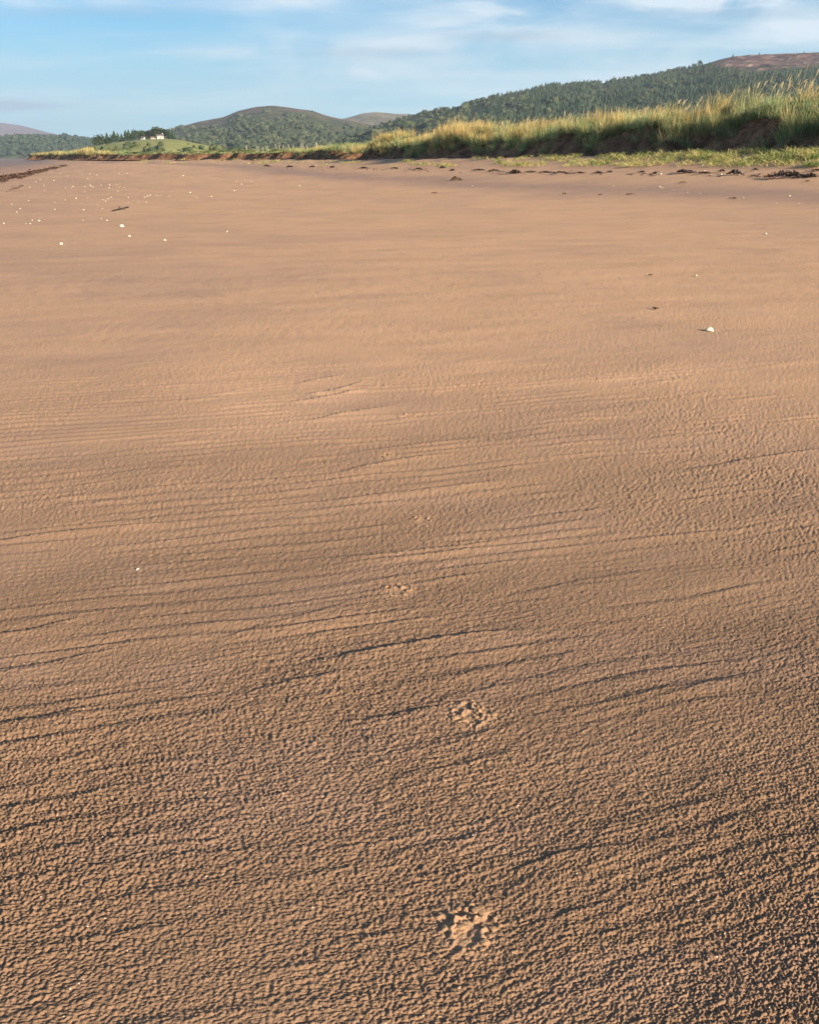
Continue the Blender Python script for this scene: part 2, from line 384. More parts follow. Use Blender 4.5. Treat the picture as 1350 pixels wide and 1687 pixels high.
# ------------------------------------------------------------------ bank
seg = np.hypot(*(PL[1:]-PL[:-1]).T); cum = np.concatenate([[0], np.cumsum(seg)])
ts = [0.]
while ts[-1] < cum[-1]-1:
    pos = np.array([np.interp(ts[-1], cum, PL[:, 0]), np.interp(ts[-1], cum, PL[:, 1])])
    dd = np.hypot(*pos); ts.append(ts[-1]+np.clip(dd*.0030, .13, 12) if pos[1] > 25 else ts[-1]+.8)
ts = np.array(ts)
def catm(t):
    x = np.interp(t, cum, PL[:, 0]); y = np.interp(t, cum, PL[:, 1]); return x, y
sig = np.clip(.02*ts, 1.5, 10)
bx = np.mean([catm(ts+k*sig)[0] for k in (-1, -.5, 0, .5, 1)], 0); by = np.mean([catm(ts+k*sig)[1] for k in (-1, -.5, 0, .5, 1)], 0)
tx, ty = np.gradient(bx), np.gradient(by); ll = np.hypot(tx, ty); nx_, ny_ = ty/ll, -tx/ll      # inland normal
ximg = 675+1470*bx/np.maximum(by, 1)
def t_at(xi): m = (by > 24) & (by < 400); return np.interp(-xi, -ximg[m], ts[m])
NOSE = [(560, 1.0), (600, 1.4), (655, 1.5), (700, 1.6), (820, 1.0), (925, .6), (1055, 1.0), (1235, 1.0), (1340, .6)]
nose = np.zeros(len(ts))
for xi_, wd in NOSE:
    t0_ = t_at(xi_); nose = np.maximum(nose, np.exp(-((ts-t0_)/(wd*np.interp(t0_, ts, by)/50))**2))
# height of the grass tops above the eye, read along the bank -> height of its soil crest
kx = [40, 130, 200, 300, 400, 450, 500, 560, 590, 620, 650, 700, 750, 800, 900, 1000, 1100, 1200, 1300, 1600, 2500]
ky = [252, 250, 251, 248, 247, 244, 241, 235, 215, 222, 216, 197, 216, 203, 184, 173, 163, 142, 146, 96, 0]
gh = np.interp(ximg, [40, 250, 500, 600, 900, 1300], [.6, .3, .4, .75, .75, .8])
ztop = CAMH+(260-np.interp(ximg, kx, ky))/1603*(by+2.5)-gh
ztop = np.where(by < 20, 3.3, np.minimum(ztop, 3.9))
zf = zfoot(by)
H = np.maximum(ztop-zf, .7)
rag = np.interp(by, [30, 60, 110, 400], [.8, 1.0, 1.3, 2.6])
off = 1.15*rag*perlin(ts/5.0, ts*0, 91)+.45*rag*perlin(ts/2.1, ts*0, 92)+.15*perlin(ts/.7, ts*0, 93)
# steep gullies in the low turf edge further off
gul = sstep(.05, .22, perlin(ts/np.clip(by*.011, .8, 4), ts*0+3, 94))*sstep(75, 110, by)*2.4
off = off+gul-1.0*nose
clf = np.interp(by, [30, 60, 100, 130, 400], [.70, .70, .72, .80, .85])+.16*perlin(ts/3.5, ts*0, 95)     # share of the height that is bare scarp
prof = [(-1.2, -.25), (-.35, -.02), (-.1, .08), (.05, .25), (.12, .45), (.2, .65), (.26, .82), (.3, .95), (.27, 1.0)]
clf = np.clip(clf-.22*nose, .22, .95)
rows = []
nT = len(ts)
for (ps, pz) in prof:
    slump = .5*np.maximum(perlin(ts/3.1, ts*0, 96), 0)*(1-pz)*2
    s_ = ps*1.5+off+np.interp(by, [30, 60, 120, 400], [1.9, 1.9, 1.4, 1])-slump*np.where(pz < .7, 1, 0)+.16*perlin(ts/.5, ts*0+pz*4, 97)
    s_ = s_+np.where(pz > -.2, .8*pz*np.maximum(1.2-H*.1, 0), 0)*.5
    z_ = zf+H*clf*np.maximum(pz, -.3)+(.05*perlin(ts/.4, ts*0+pz*3, 98) if pz > 0 else 0)
    rows.append((s_, z_))
lip = rows[-1]
for (ds, f) in [(.15, .04), (.4, .16), (.8, .38), (1.2, .62), (1.7, .84), (2.3, .97), (3.2, 1.0), (5, .98), (8, .93), (14, .85), (30, .8), (90, .8), (400, .8), (1500, .8)]:
    hum = (.13*H*perlin(ts/1.6, ts*0+ds*.7, 99)+.60*perlin(ts/3.9, ts*0+ds*.2, 100))*min(1, f*2)*(ds < 20)
    rows.append((lip[0]*(1 if ds < 4 else 0.3)+ds, lip[1]+(ztop-lip[1])*f+hum))
nR = len(rows)
BV = np.zeros((nR, nT, 3))
for i, (s_, z_) in enumerate(rows):
    BV[i, :, 0] = bx+nx_*s_; BV[i, :, 1] = by+ny_*s_; BV[i, :, 2] = z_
topness = np.repeat(np.concatenate([np.zeros(len(prof)-1), [.6], np.ones(nR-len(prof))])[:, None], nT, 1)
bm_ = bpy.data.materials.new('sandy_soil_bank'); bm_.use_nodes = True; t = bm_.node_tree; p = t.nodes['Principled BSDF']
tc = t.nodes.new('ShaderNodeTexCoord')
soil = cmix(t, smooth(tnoise(t, tc, 1.3, 5), .35, .65, 0, 1, t), (.11, .058, .034), (.30, .165, .09))
soil = cmix(t, smooth(tnoise(t, tc, 9, 4), .45, .7, 0, .7, t), soil, (.035, .024, .018))
turf = cmix(t, smooth(tnoise(t, tc, 3, 5), .35, .65, 0, 1, t), (.055, .075, .025), (.12, .12, .045))
t.links.new(cmix(t, smooth(attr(t, 'top'), .3, .8, 0, 1, t), soil, turf), p.inputs['Base Color']); p.inputs['Roughness'].default_value = .95
p.inputs['Specular IOR Level'].default_value = .1
b = t.nodes.new('ShaderNodeBump'); b.inputs['Distance'].default_value = .12; t.links.new(tnoise(t, tc, 5, 6, .7), b.inputs['Height']); t.links.new(b.outputs[0], p.inputs['Normal'])
bank = mesh_np('dune_bank', BV.reshape(-1, 3), grid_quads(nR, nT), None, bm_, True, {'top': topness})
tag(bank, 'eroded sandy bank with a grassy top along the back of the beach', kind='structure')

def on_bank(t, r):
    """point on the bank surface at length t and (float) profile row r"""
    ti = np.interp(t, ts, np.arange(nT)); i0 = np.clip(ti.astype(int), 0, nT-2); f = (ti-i0)[:, None]
    r0 = np.clip(np.asarray(r).astype(int), 0, nR-2); g = (np.asarray(r)-r0)[:, None]
    a = BV[r0, i0]*(1-f)+BV[r0, i0+1]*f; b_ = BV[r0+1, i0]*(1-f)+BV[r0+1, i0+1]*f
    return a*(1-g)+b_*g

# ------------------------------------------------------------------ grass
def blades(root, length, width, head, lean, col0, col1, sag=0.0):
    """bent blades, five triangles each; returns V, tris, colours"""
    n = len(root); ks = [0, .38, .72, 1.0]; ws = [.8, 1.0, .65, 0]
    hx, hy = np.cos(head), np.sin(head)
    wa = rng.random(n)*math.pi; wx, wy = np.cos(wa), np.sin(wa)*.5
    V = np.zeros((n, 7, 3)); Cc = np.zeros((n, 7, 3)); j = 0
    up = np.sqrt(np.clip(1-lean**2*.8, .05, 1))
    for k, w in zip(ks, ws):
        c = root.copy(); b_ = length*lean*(k**1.7)
        c[:, 0] += hx*b_; c[:, 1] += hy*b_; c[:, 2] += length*k*up*(1-.25*k*lean)-sag*k*k*length
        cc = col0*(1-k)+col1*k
        if w > 0:
            for sgn in (-1, 1):
                V[:, j, 0] = c[:, 0]+sgn*wx*width*w*.5; V[:, j, 1] = c[:, 1]+sgn*wy*width*w*.5; V[:, j, 2] = c[:, 2]; Cc[:, j] = cc; j += 1
        else: V[:, j] = c; Cc[:, j] = cc; j += 1
    T = np.array([(0, 1, 3), (0, 3, 2), (2, 3, 5), (2, 5, 4), (4, 5, 6)])
    tr = (np.arange(n)[:, None, None]*7+T[None]).reshape(-1, 3)
    return V.reshape(-1, 3), tr, Cc.reshape(-1, 3)
def join(parts):
    Vs, Ts, Cs, o = [], [], [], 0
    for v, t_, c in parts: Vs.append(v); Ts.append(t_+o); Cs.append(c); o += len(v)
    return np.concatenate(Vs), np.concatenate(Ts), np.concatenate(Cs)
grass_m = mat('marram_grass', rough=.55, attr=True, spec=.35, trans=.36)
pal_g = 1.35*np.array([(.12, .17, .060), (.22, .27, .12), (.09, .14, .065), (.26, .30, .14)])
pal_y = 1.25*np.array([(.56, .38, .13), (.48, .35, .15), (.60, .42, .17), (.42, .26, .11)])
def tuft_field(cent, nb, L, Wd, spread, yel, lean=.35, dirx=0.2):
    """cent (k,3); per-tuft arrays; yel = share of straw-coloured tip"""
    k = len(cent); idx = np.repeat(np.arange(k), nb); n = len(idx)
    a = rng.random(n)*2*math.pi; r = np.sqrt(rng.random(n))*spread[idx]
    root = cent[idx].copy(); root[:, 0] += np.cos(a)*r; root[:, 1] += np.sin(a)*r; root[:, 2] -= .03+r*.1
    head = a+rng.normal(0, .7, n)
    ln = np.clip(rng.normal(lean, .2, n), .02, .95)
    head = np.arctan2(np.sin(head)*.8, np.cos(head)*.8+dirx)
    g = pal_g[rng.integers(0, 4, k)][idx]; y = pal_y[rng.integers(0, 4, k)][idx]
    yy = np.clip(yel[idx]+rng.normal(0, .22, n), 0, 1)[:, None]
    v = (.75+.5*rng.random(n))[:, None]
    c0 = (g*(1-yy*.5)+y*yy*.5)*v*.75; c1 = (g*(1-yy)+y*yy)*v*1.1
    length = L[idx]*np.clip(rng.normal(.85, .25, n), .3, 1.5)
    return blades(root, length, Wd[idx]*(.7+.6*rng.random(n)), head, ln, c0, c1)
# length positions visible in the frame
t_of_y = lambda y: np.interp(y, by[40:], ts[40:])
T0, T1, T2, T3 = t_of_y(24), t_of_y(85), t_of_y(150), t_of_y(375)
ROW_LIP = len(prof)-1
parts = []
def scatter(k, ta, tb, r0, r1, pw=1.0):
    tt = ta+(tb-ta)*rng.random(k)**pw; rr = r0+(r1-r0)*rng.random(k); return tt, rr, on_bank(tt, rr)
# crest and upper slope
tt, rr, c = scatter(1500, T0, T1, ROW_LIP-.5, ROW_LIP+8, 1.1)
k = len(tt)
yl = np.clip(np.interp(c[:, 1], [36, 50, 70, 80], [.0, .08, .25, .35])+1.1*perlin(tt/2.3, rr*.25, 101)+.05*(rr-ROW_LIP)+rng.normal(0, .12, k), 0, 1)
dsc = c[:, 1]/45
Lg = (.58+.75*perlin(tt/1.5, rr*.3, 102)+.25*rng.random(k))*np.where(rr > ROW_LIP+5, 1.12, 1)
parts.append(tuft_field(c, 30, np.clip(Lg, .35, 1.1), .016*dsc+.002, np.full(k, .22), yl))
# lip and face: hanging / slumped tufts, greener
tt, rr, c = scatter(900, T0, T1, 2.0, ROW_LIP, 1.1)
m = perlin(tt/1.9, rr*.25, 103)+.10*(rr-5) > .05
c, tt = c[m], tt[m]; k = len(c)
parts.append(tuft_field(c, 26, np.full(k, .5)+.2*rng.random(k), np.full(k, .018), np.full(k, .16), np.clip(.1+.8*perlin(tt/2.9, tt*0, 104)+rng.normal(0, .1, k), 0, 1), lean=.5, dirx=-.5))
# seed stalks standing above the crest
def heads(tt, rr, hmin, hmax, spread=.25, per=1):
    c = np.repeat(on_bank(tt, rr), per, 0); n = len(c)
    c[:, 0] += rng.normal(0, spread, n); c[:, 1] += rng.normal(0, spread, n)
    L = hmin+(hmax-hmin)*rng.random(n)
    v1 = blades(c, L, np.full(n, .012), rng.normal(0, .5, n), np.clip(rng.normal(.3, .12, n), .02, .7), np.tile((.28, .28, .12), (n, 1)), np.tile((.6, .48, .28), (n, 1)))
    parts.append(v1)
    V = v1[0].reshape(n, 7, 3); tip = V[:, 6]; mid = (V[:, 4]+V[:, 5])*.5; dirv = tip-mid; dirv /= np.linalg.norm(dirv, axis=1)[:, None]
    for q in range(2):      # a seed head: two crossing spindle blades round the tip
        root = tip-dirv*.10
        hd = np.arctan2(dirv[:, 1], dirv[:, 0]); ln = np.clip(np.hypot(dirv[:, 0], dirv[:, 1]), .05, .95)
        parts.append(blades(root, np.full(n, .34), np.full(n, .06), hd, ln, np.tile((.42, .33, .18), (n, 1)), np.tile((.62, .5, .3), (n, 1))))
tt, rr, c = scatter(240, T0, T1, ROW_LIP+3, ROW_LIP+8); heads(tt, rr, .75, 1.05)
for xi, n_, h0, h1 in [(1190, 7, 1.2, 1.55), (1215, 8, 1.15, 1.5), (1235, 6, 1.1, 1.5), (1150, 5, .95, 1.3), (1125, 5, .9, 1.3), (1310, 5, 1.2, 1.6), (1325, 5, 1.2, 1.6), (1080, 4, .9, 1.2), (1000, 5, .9, 1.1), (700, 8, .9, 1.1)]:
    tb = t_at(xi); heads(tb+rng.normal(0, .3, n_), np.full(n_, ROW_LIP+5.5), h0, h1)
for xi, wd in NOSE[1:]:      # golden and green tufts spilling down the noses
    k = 26; t0_ = t_at(xi); yb = np.interp(t0_, ts, by); tb = t0_+rng.normal(0, .55*wd, k)*yb/50; c = on_bank(tb, rng.uniform(3.5, ROW_LIP+4, k))
    parts.append(tuft_field(c, 30, np.full(k, .62), np.full(k, .018)*np.clip(yb/45, 1, 2.4), np.full(k, .24), np.clip(rng.normal(.6 if xi < 800 else .25, .25, k), 0, 1), lean=.5, dirx=-.3))
# yellow hummocks
for xi, hgt in [(560, .5), (575, .7), (590, .95), (600, .9), (640, .9), (690, 1.4), (705, 1.05), (720, .9), (735, .8), (800, .8), (930, .8), (960, .75), (1060, .8)]:
    k = 12; tb = t_at(xi)+rng.normal(0, .5, k)*(by[np.argmin(abs(ximg-xi))]/50); c = on_bank(tb, ROW_LIP+1+5*rng.random(k))
    parts.append(tuft_field(c, 40, np.full(k, hgt), np.full(k, .024)*np.clip(c[:, 1]/50, 1, 2), np.full(k, .3), np.full(k, .9), lean=.25))
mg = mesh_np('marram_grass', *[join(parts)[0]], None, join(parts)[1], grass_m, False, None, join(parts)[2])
tag(mg, 'tall green and straw coloured marram grass covering the near dune bank', kind='stuff')
# middle and far bank
parts = []
tt, rr, c = scatter(800, T1, T2, ROW_LIP-.5, ROW_LIP+7); k = len(tt)
parts.append(tuft_field(c, 20, np.clip(.6+.4*perlin(tt/6, rr*.2, 105), .3, 1), np.full(k, .045), np.full(k, .35), np.clip(.3+.6*perlin(tt/7, rr*0, 106), 0, 1)))
tt, rr, c = scatter(260, T1, T2, 4, ROW_LIP); k = len(tt)
parts.append(tuft_field(c, 14, np.full(k, .4), np.full(k, .04), np.full(k, .3), np.full(k, .1), dirx=-.5))
tt, rr, c = scatter(1250, T2, T3, ROW_LIP-1, ROW_LIP+8); k = len(tt)
gl = np.where(tt > t_of_y(270), .75, .28)
parts.append(tuft_field(c, 12, gl*(.7+.6*rng.random(k)), np.full(k, .11), np.full(k, .8), np.clip(.12+.5*perlin(tt/14, rr*.1, 107)+np.where(tt > t_of_y(280), .3, 0), 0, .8)))
for xi, h_ in [(60, 1.3), (70, 1.3), (100, 1.2), (125, 2.4), (130, 2.2), (150, 1.4), (75, 1.6)]:
    k = 14; tb = t_at(xi)+rng.normal(0, 4, k); c = on_bank(tb, ROW_LIP+6*rng.random(k))
    parts.append(tuft_field(c, 30, np.full(k, h_*.8), np.full(k, .14), np.full(k, 1.2), np.full(k, .65), lean=.3))
V_, T_, C_ = join(parts)
tag(mesh_np('turf_grass', V_, None, T_, grass_m, False, None, C_), 'short green turf and yellow clumps on the low bank in the distance', kind='stuff')

# grass strewn over the upper beach
parts = []
def strew(k, xr, yr, nb, L, W, flat=.9, colr=None):
    px = rng.uniform(*xr, k*3); py = rng.uniform(*yr, k*3)
    keep = perlin(px/45, py/5, 111)+.25*perlin(px/12, py/2.5, 112) > -.12+.35*(px < 830); px, py = px[keep][:k], py[keep][:k]
    g = np.array([ground(a, b) for a, b in zip(px, py)]); s = bank_sd(g[:, 0], g[:, 1]); m = s < .4; g = g[m]
    n = len(g); idx = np.repeat(np.arange(n), nb); a = rng.random(len(idx))*2*math.pi
    root = g[idx].copy(); r = rng.random(len(idx))*.35; root[:, 0] += np.cos(a)*r; root[:, 1] += np.sin(a)*r; root[:, 2] = zbeach(root[:, 0], root[:, 1])+.01+.05*rng.random(len(idx))
    pal = np.array([(.12, .18, .045), (.26, .30, .08), (.40, .38, .13), (.56, .46, .18), (.50, .40, .19), (.30, .32, .09)]); 
    ci = np.clip((perlin(root[:, 0]/.8, root[:, 1]/.8, 113)*4+2.5+rng.normal(0, 1, len(idx))), 0, 5).astype(int)
    cc = pal[ci]*1.15*(.7+.6*rng.random(len(idx)))[:, None]
    hd = rng.random(len(idx))*2*math.pi
    ln = np.clip(rng.normal(flat, .08, len(idx)), .5, 1.0)
    parts.append(blades(root, L*(.5+rng.random(len(idx))), np.full(len(idx), W), hd, ln, cc*.8, cc, sag=.12))
strew(700, (820, 1420), (251, 276), 20, .30, .022)
strew(130, (1000, 1420), (248, 268), 22, .42, .024, .75)
strew(160, (440, 830), (262, 276), 14, .3, .035)
strew(90, (200, 470), (263, 272), 10, .5, .09)
V_, T_, C_ = join(parts)
sg = mesh_np('strewn_grass', V_, None, T_, mat('strewn_grass', rough=.6, attr=True, spec=.3, trans=.2), False, None, C_)
tag(sg, 'yellow green grass strewn in a mat along the upper beach below the bank', kind='stuff')

# ------------------------------------------------------------------ hills
def hill(name, label, prof_, Dr, Db, ncol, nrow, m, colf, amp=.05, bw=1.5, pw=1.0, x0=None, x1=None):
    xs = np.array([q[0] for q in prof_], float); ys = np.array([q[1] for q in prof_], float)
    cx_ = np.linspace(xs[0], xs[-1], ncol); a = (cx_-675)/1470
    # smooth the traced ridge a little
    hy = np.interp(cx_, xs, ys); kk = max(int(ncol*.008), 1); ker = np.ones(2*kk+1)/(2*kk+1); hy = np.convolve(np.pad(hy, kk, mode='edge'), ker, 'valid')
    Hh = (260-hy)/1603*Dr+CAMH
    v = np.concatenate([np.linspace(0, 1, nrow), np.linspace(1.06, bw, 10)])
    yy = Db+(Dr-Db)*v
    sh = np.where(v <= 1, np.sin(np.clip(v, 0, 1)**pw*math.pi/2)**.9*yy/Dr, np.cos((v-1)/(bw-1)*1.4))
    XX = a[None, :]*yy[:, None]; YY = np.repeat(yy[:, None], ncol, 1)
    ZZ = Hh[None, :]*sh[:, None]
    sc = Dr*.07
    nn = fbm(XX/sc, YY/sc, 120+len(name), 5, .55)
    ZZ = ZZ+nn*amp*Hh.mean()*(sh[:, None])*(1.0-.75*np.clip(v, 0, 1)**3)[:, None]-3*(v[:, None] == 0)
    col = colf(XX, YY, ZZ/np.maximum(Hh[None, :], 1), 675+1470*XX/YY, nn)
    o = mesh_np(name, np.stack([XX, YY, ZZ], -1).reshape(-1, 3), grid_quads(len(yy), ncol), None, m, True, None, col.reshape(-1, 3))
    tag(o, label, kind='structure')
    def surf(xi, v_):
        c = np.interp(xi, cx_, np.arange(ncol)); r = np.interp(v_, v, np.arange(len(v)))
        c0 = np.clip(c.astype(int), 0, ncol-2); r0 = np.clip(r.astype(int), 0, len(v)-2); fc, fr_ = c-c0, r-r0
        g = np.stack([XX, YY, ZZ], -1)
        return (g[r0, c0]*((1-fc)*(1-fr_))[:, None]+g[r0, c0+1]*(fc*(1-fr_))[:, None]+g[r0+1, c0]*((1-fc)*fr_)[:, None]+g[r0+1, c0+1]*(fc*fr_)[:, None])
    return surf
def lerp(a, b, f): f = np.clip(f, 0, 1)[..., None]; return np.array(a)*(1-f)+np.array(b)*f
hm = mat('hillside', rough=.95, attr=True, noise=(.035, .55), bump=(.03, 14), spec=.1)
hm_far = mat('far_hillside', rough=1, attr=True, noise=(.01, .2), spec=.05)
green, olive, heath, rock, purple = (.040, .055, .026), (.085, .095, .040), (.105, .062, .050), (.26, .21, .18), (.10, .055, .055)
def colA(x, y, h, xi, n):
    f = fbm(x/60, y/60, 130, 4)
    c = lerp(green, olive, .4+.9*f)
    hea = sstep(.64, .72, h+.05*f)*sstep(1110, 1190, xi)
    c = c*(1-hea[..., None])+lerp(purple, (.17, .10, .08), .4+f)*hea[..., None]
    top = sstep(.93, 1.0, h)*(1-sstep(700, 820, xi)); c = c*(1-top[..., None]*.3)+np.array(olive)*top[..., None]*.3
    rk = sstep(.52, .6, perlin(x/14, y/14, 133))*hea; return c*(1-rk[..., None])+np.array(rock)*rk[..., None]
def colB(x, y, h, xi, n):
    f = fbm(x/110, y/110, 140, 4); c = lerp((.05, .06, .03), (.085, .085, .04), .5+.8*f)
    hea = sstep(.62, 1.0, h+.4*f); c = c*(1-hea[..., None])+lerp((.085, .062, .038), (.13, .085, .06), .4+f)*hea[..., None]
    return c
def colC(x, y, h, xi, n):
    f = fbm(x/150, y/150, 150, 4); return lerp((.12, .10, .05), (.24, .18, .105), .4+f)
surfA = hill('wooded_hill', 'long wooded hill with a heather top rising to the right', [(520, 246), (560, 236), (620, 212), (650, 202), (690, 191), (740, 182), (790, 169), (850, 158), (900, 146), (975, 143), (1050, 133), (1100, 124), (1135, 116), (1150, 110), (1180, 101), (1220, 98), (1250, 97), (1300, 95), (1350, 93), (1500, 85), (1800, 100), (2200, 160)], 2300, 700, 320, 100, hm, colA, .07)
surfB = hill('moor_hill', 'round topped brown moorland hill in the middle distance', [(60, 262), (160, 244), (240, 226), (290, 213), (330, 202), (375, 194), (400, 184), (430, 178), (455, 176), (480, 179), (520, 184), (545, 193), (580, 200), (640, 212), (760, 235), (900, 258)], 3400, 1300, 300, 90, hm, colB, .07)
hill('heather_hill', 'low brown heather hill showing between the two nearer hills', [(480, 215), (540, 201), (570, 196), (600, 188), (620, 186), (650, 189), (690, 190), (740, 192), (800, 205), (900, 230)], 5200, 3600, 120, 40, hm, colC, .05)
surfE = hill('far_woodland_shore', 'low dark wooded land across the estuary at the left', [(-500, 232), (-200, 226), (0, 227), (60, 226), (110, 226), (150, 231), (200, 233), (290, 228), (400, 238), (520, 258)], 3300, 2500, 200, 40, hm, lambda x, y, h, xi, n: lerp((.035, .05, .028), (.07, .085, .04), .5+fbm(x/120, y/120, 160, 4)), .05)
hill('far_mountain', 'distant purple mountain at the left edge', [(-700, 225), (-300, 205), (-120, 212), (-30, 206), (0, 204), (12, 203), (30, 206), (50, 209), (75, 216), (100, 222), (130, 230), (200, 246), (260, 262)], 9500, 7500, 160, 40, hm_far, lambda x, y, h, xi, n: lerp((.12, .075, .085), (.19, .12, .12), .5+fbm(x/500, y/500, 170, 4)), .06)
surfD = hill('field_slope', 'bright green pasture slope with the farmhouse on top', [(60, 262), (120, 247), (160, 240), (200, 234), (240, 230), (275, 228.5), (300, 231), (335, 238), (380, 247), (450, 254), (520, 261)], 900, 440, 160, 50, mat('pasture', rough=.95, attr=True, noise=(.03, .15), spec=.1), lambda x, y, h, xi, n: lerp((.19, .20, .065), (.28, .27, .10), .5+.7*fbm(x/40, y/60, 180, 3)), .02, pw=.9)

# woodland on the hills
def conifer_template(seed, tiers=3, sides=6):
    r = np.random.default_rng(seed); V, T = [], []
    for q in range(tiers):
        z0 = .08+.28*q; z1 = min(z0+.48, 1.0) if q < tiers-1 else 1.0; rad = .23*(1-q*.27)
        b0 = len(V)
        for s_ in range(sides):
            a = 2*math.pi*(s_+r.random()*.5)/sides; rr_ = rad*(.7+.6*r.random()); V.append((math.cos(a)*rr_, math.sin(a)*rr_, z0-.05*r.random()))
        V.append((r.normal(0, .02), r.normal(0, .02), z1))
        for s_ in range(sides): T.append((b0+s_, b0+(s_+1) % sides, b0+sides))
    return np.array(V), np.array(T)
def bush_template(seed):
    r = np.random.default_rng(seed); ph_ = (1+5**.5)/2
    v = np.array([(-1, ph_, 0), (1, ph_, 0), (-1, -ph_, 0), (1, -ph_, 0), (0, -1, ph_), (0, 1, ph_), (0, -1, -ph_), (0, 1, -ph_), (ph_, 0, -1), (ph_, 0, 1), (-ph_, 0, -1), (-ph_, 0, 1)])/1.9
    f = np.array([(0, 11, 5), (0, 5, 1), (0, 1, 7), (0, 7, 10), (0, 10, 11), (1, 5, 9), (5, 11, 4), (11, 10, 2), (10, 7, 6), (7, 1, 8), (3, 9, 4), (3, 4, 2), (3, 2, 6), (3, 6, 8), (3, 8, 9), (4, 9, 5), (2, 4, 11), (6, 2, 10), (8, 6, 7), (9, 8, 1)])
    v = v*(.75+.5*r.random((12, 1))); V = [v]; T = [f]; o = 12
    for i in range(8):
        d = r.normal(size=3); d /= np.linalg.norm(d); c = d*.95; V.append(c+r.normal(size=(3, 3))*.28); T.append(np.array([(o, o+1, o+2)])); o += 3
    V = np.concatenate(V); V[:, 2] = V[:, 2]*.8+.55; return V, np.concatenate(T)
def plant(pts, hgt, wid, temps, cols):
    parts = []
    n = len(pts); which = rng.integers(0, len(temps), n); a = rng.random(n)*6.28
    for w in range(len(temps)):
        m = np.where(which == w)[0]; Vt, Tt = temps[w]
        if not len(m): continue
        ca, sa = np.cos(a[m])[:, None], np.sin(a[m])[:, None]
        x = (Vt[:, 0][None]*ca-Vt[:, 1][None]*sa)*wid[m][:, None]; y = (Vt[:, 0][None]*sa+Vt[:, 1][None]*ca)*wid[m][:, None]; z = Vt[:, 2][None]*hgt[m][:, None]
        V = np.stack([x, y, z], -1)+pts[m][:, None, :]
        tr = (np.arange(len(m))[:, None, None]*len(Vt)+Tt[None]).reshape(-1, 3)
        cc = np.repeat(cols[m][:, None, :], len(Vt), 1)
        parts.append((V.reshape(-1, 3), tr, cc.reshape(-1, 3)))
    return join(parts)
ctemps = [conifer_template(i) for i in range(5)]; btemps = [bush_template(i+20) for i in range(6)]
fol = mat('foliage', rough=.8, attr=True, spec=.15, noise=(.4, .3))
# conifers of the plantation
k = 11000
xi = rng.uniform(800, 1480, k); v = rng.uniform(.15, 1.0, k)
vmax = np.interp(xi, [790, 1120, 1150, 1200, 1250, 1300, 1480], [1.0, 1.0, .80, .60, .56, .62, .62])+.05*perlin(xi/25, v*0, 190)
keep = (v < vmax) & (perlin(xi/22, v*9, 191) > -.42) & ((v > .3) | (perlin(xi/60, v*3, 192) > 0))
xi, v = xi[keep], v[keep]; pts = surfA(xi, v); n = len(pts)
hg = np.clip(rng.normal(7.8, 1.9, n), 4, 13); cols = lerp((.024, .042, .025), (.068, .090, .048), rng.random(n)*.7+.4*perlin(xi/30, v*8, 193))
V_, T_, C_ = plant(pts, hg, hg*1.25, ctemps, cols)
tag(mesh_np('conifer_plantation', V_, None, T_, fol, False, None, C_), 'dense dark conifer plantation covering the hill on the right', kind='stuff')
# scrub and broadleaf woodland
def scrub(surf, k, xr, vr, sz, dens, c0, c1, name, label, seed):
    xi = rng.uniform(*xr, k); v = rng.uniform(*vr, k); keep = fbm(xi/35, v*7, seed, 2) > dens(xi, v); xi, v = xi[keep], v[keep]
    pts = surf(xi, v); n = len(pts); s_ = sz*(.5+rng.random(n)**2*1.1); cols = lerp(c0, c1, rng.random(n)*.8+.5*perlin(xi/15, v*9, seed+1))
    V_, T_, C_ = plant(pts, s_, s_*1.15, btemps, cols)
    tag(mesh_np(name, V_, None, T_, fol, False, None, C_), label, kind='stuff')
scrub(surfA, 6400, (540, 1450), (.05, .99), 4.6, lambda x, v: np.where((x > 1120) & (v > .5), .9, np.where((x > 830) & (v > .3), .25, -.2)), (.030, .045, .022), (.085, .095, .045), 'scrub_woodland', 'mixed scrub and broadleaf trees on the lower slope of the wooded hill', 200)
scrub(surfB, 5200, (230, 680), (.03, .95), 5.0, lambda x, v: -.3+1.0*sstep(.3, .9, v), (.035, .05, .027), (.085, .095, .05), 'moor_scrub', 'bushes and small woods on the flank of the moorland hill', 210)
scrub(surfE, 2600, (-150, 330), (.05, 1.0), 6.5, lambda x, v: -.5, (.026, .045, .030), (.055, .075, .042), 'far_woodland', 'dark woodland along the far shore at the left', 220)
scrub(surfD, 420, (150, 460), (.02, .60), 2.0, lambda x, v: .12-.55*sstep(330, 400, x)+.15*sstep(.2, .5, v), (.04, .06, .028), (.10, .11, .045), 'hedge_bushes', 'dark bushes and hedges dotted on the pasture slope', 230)

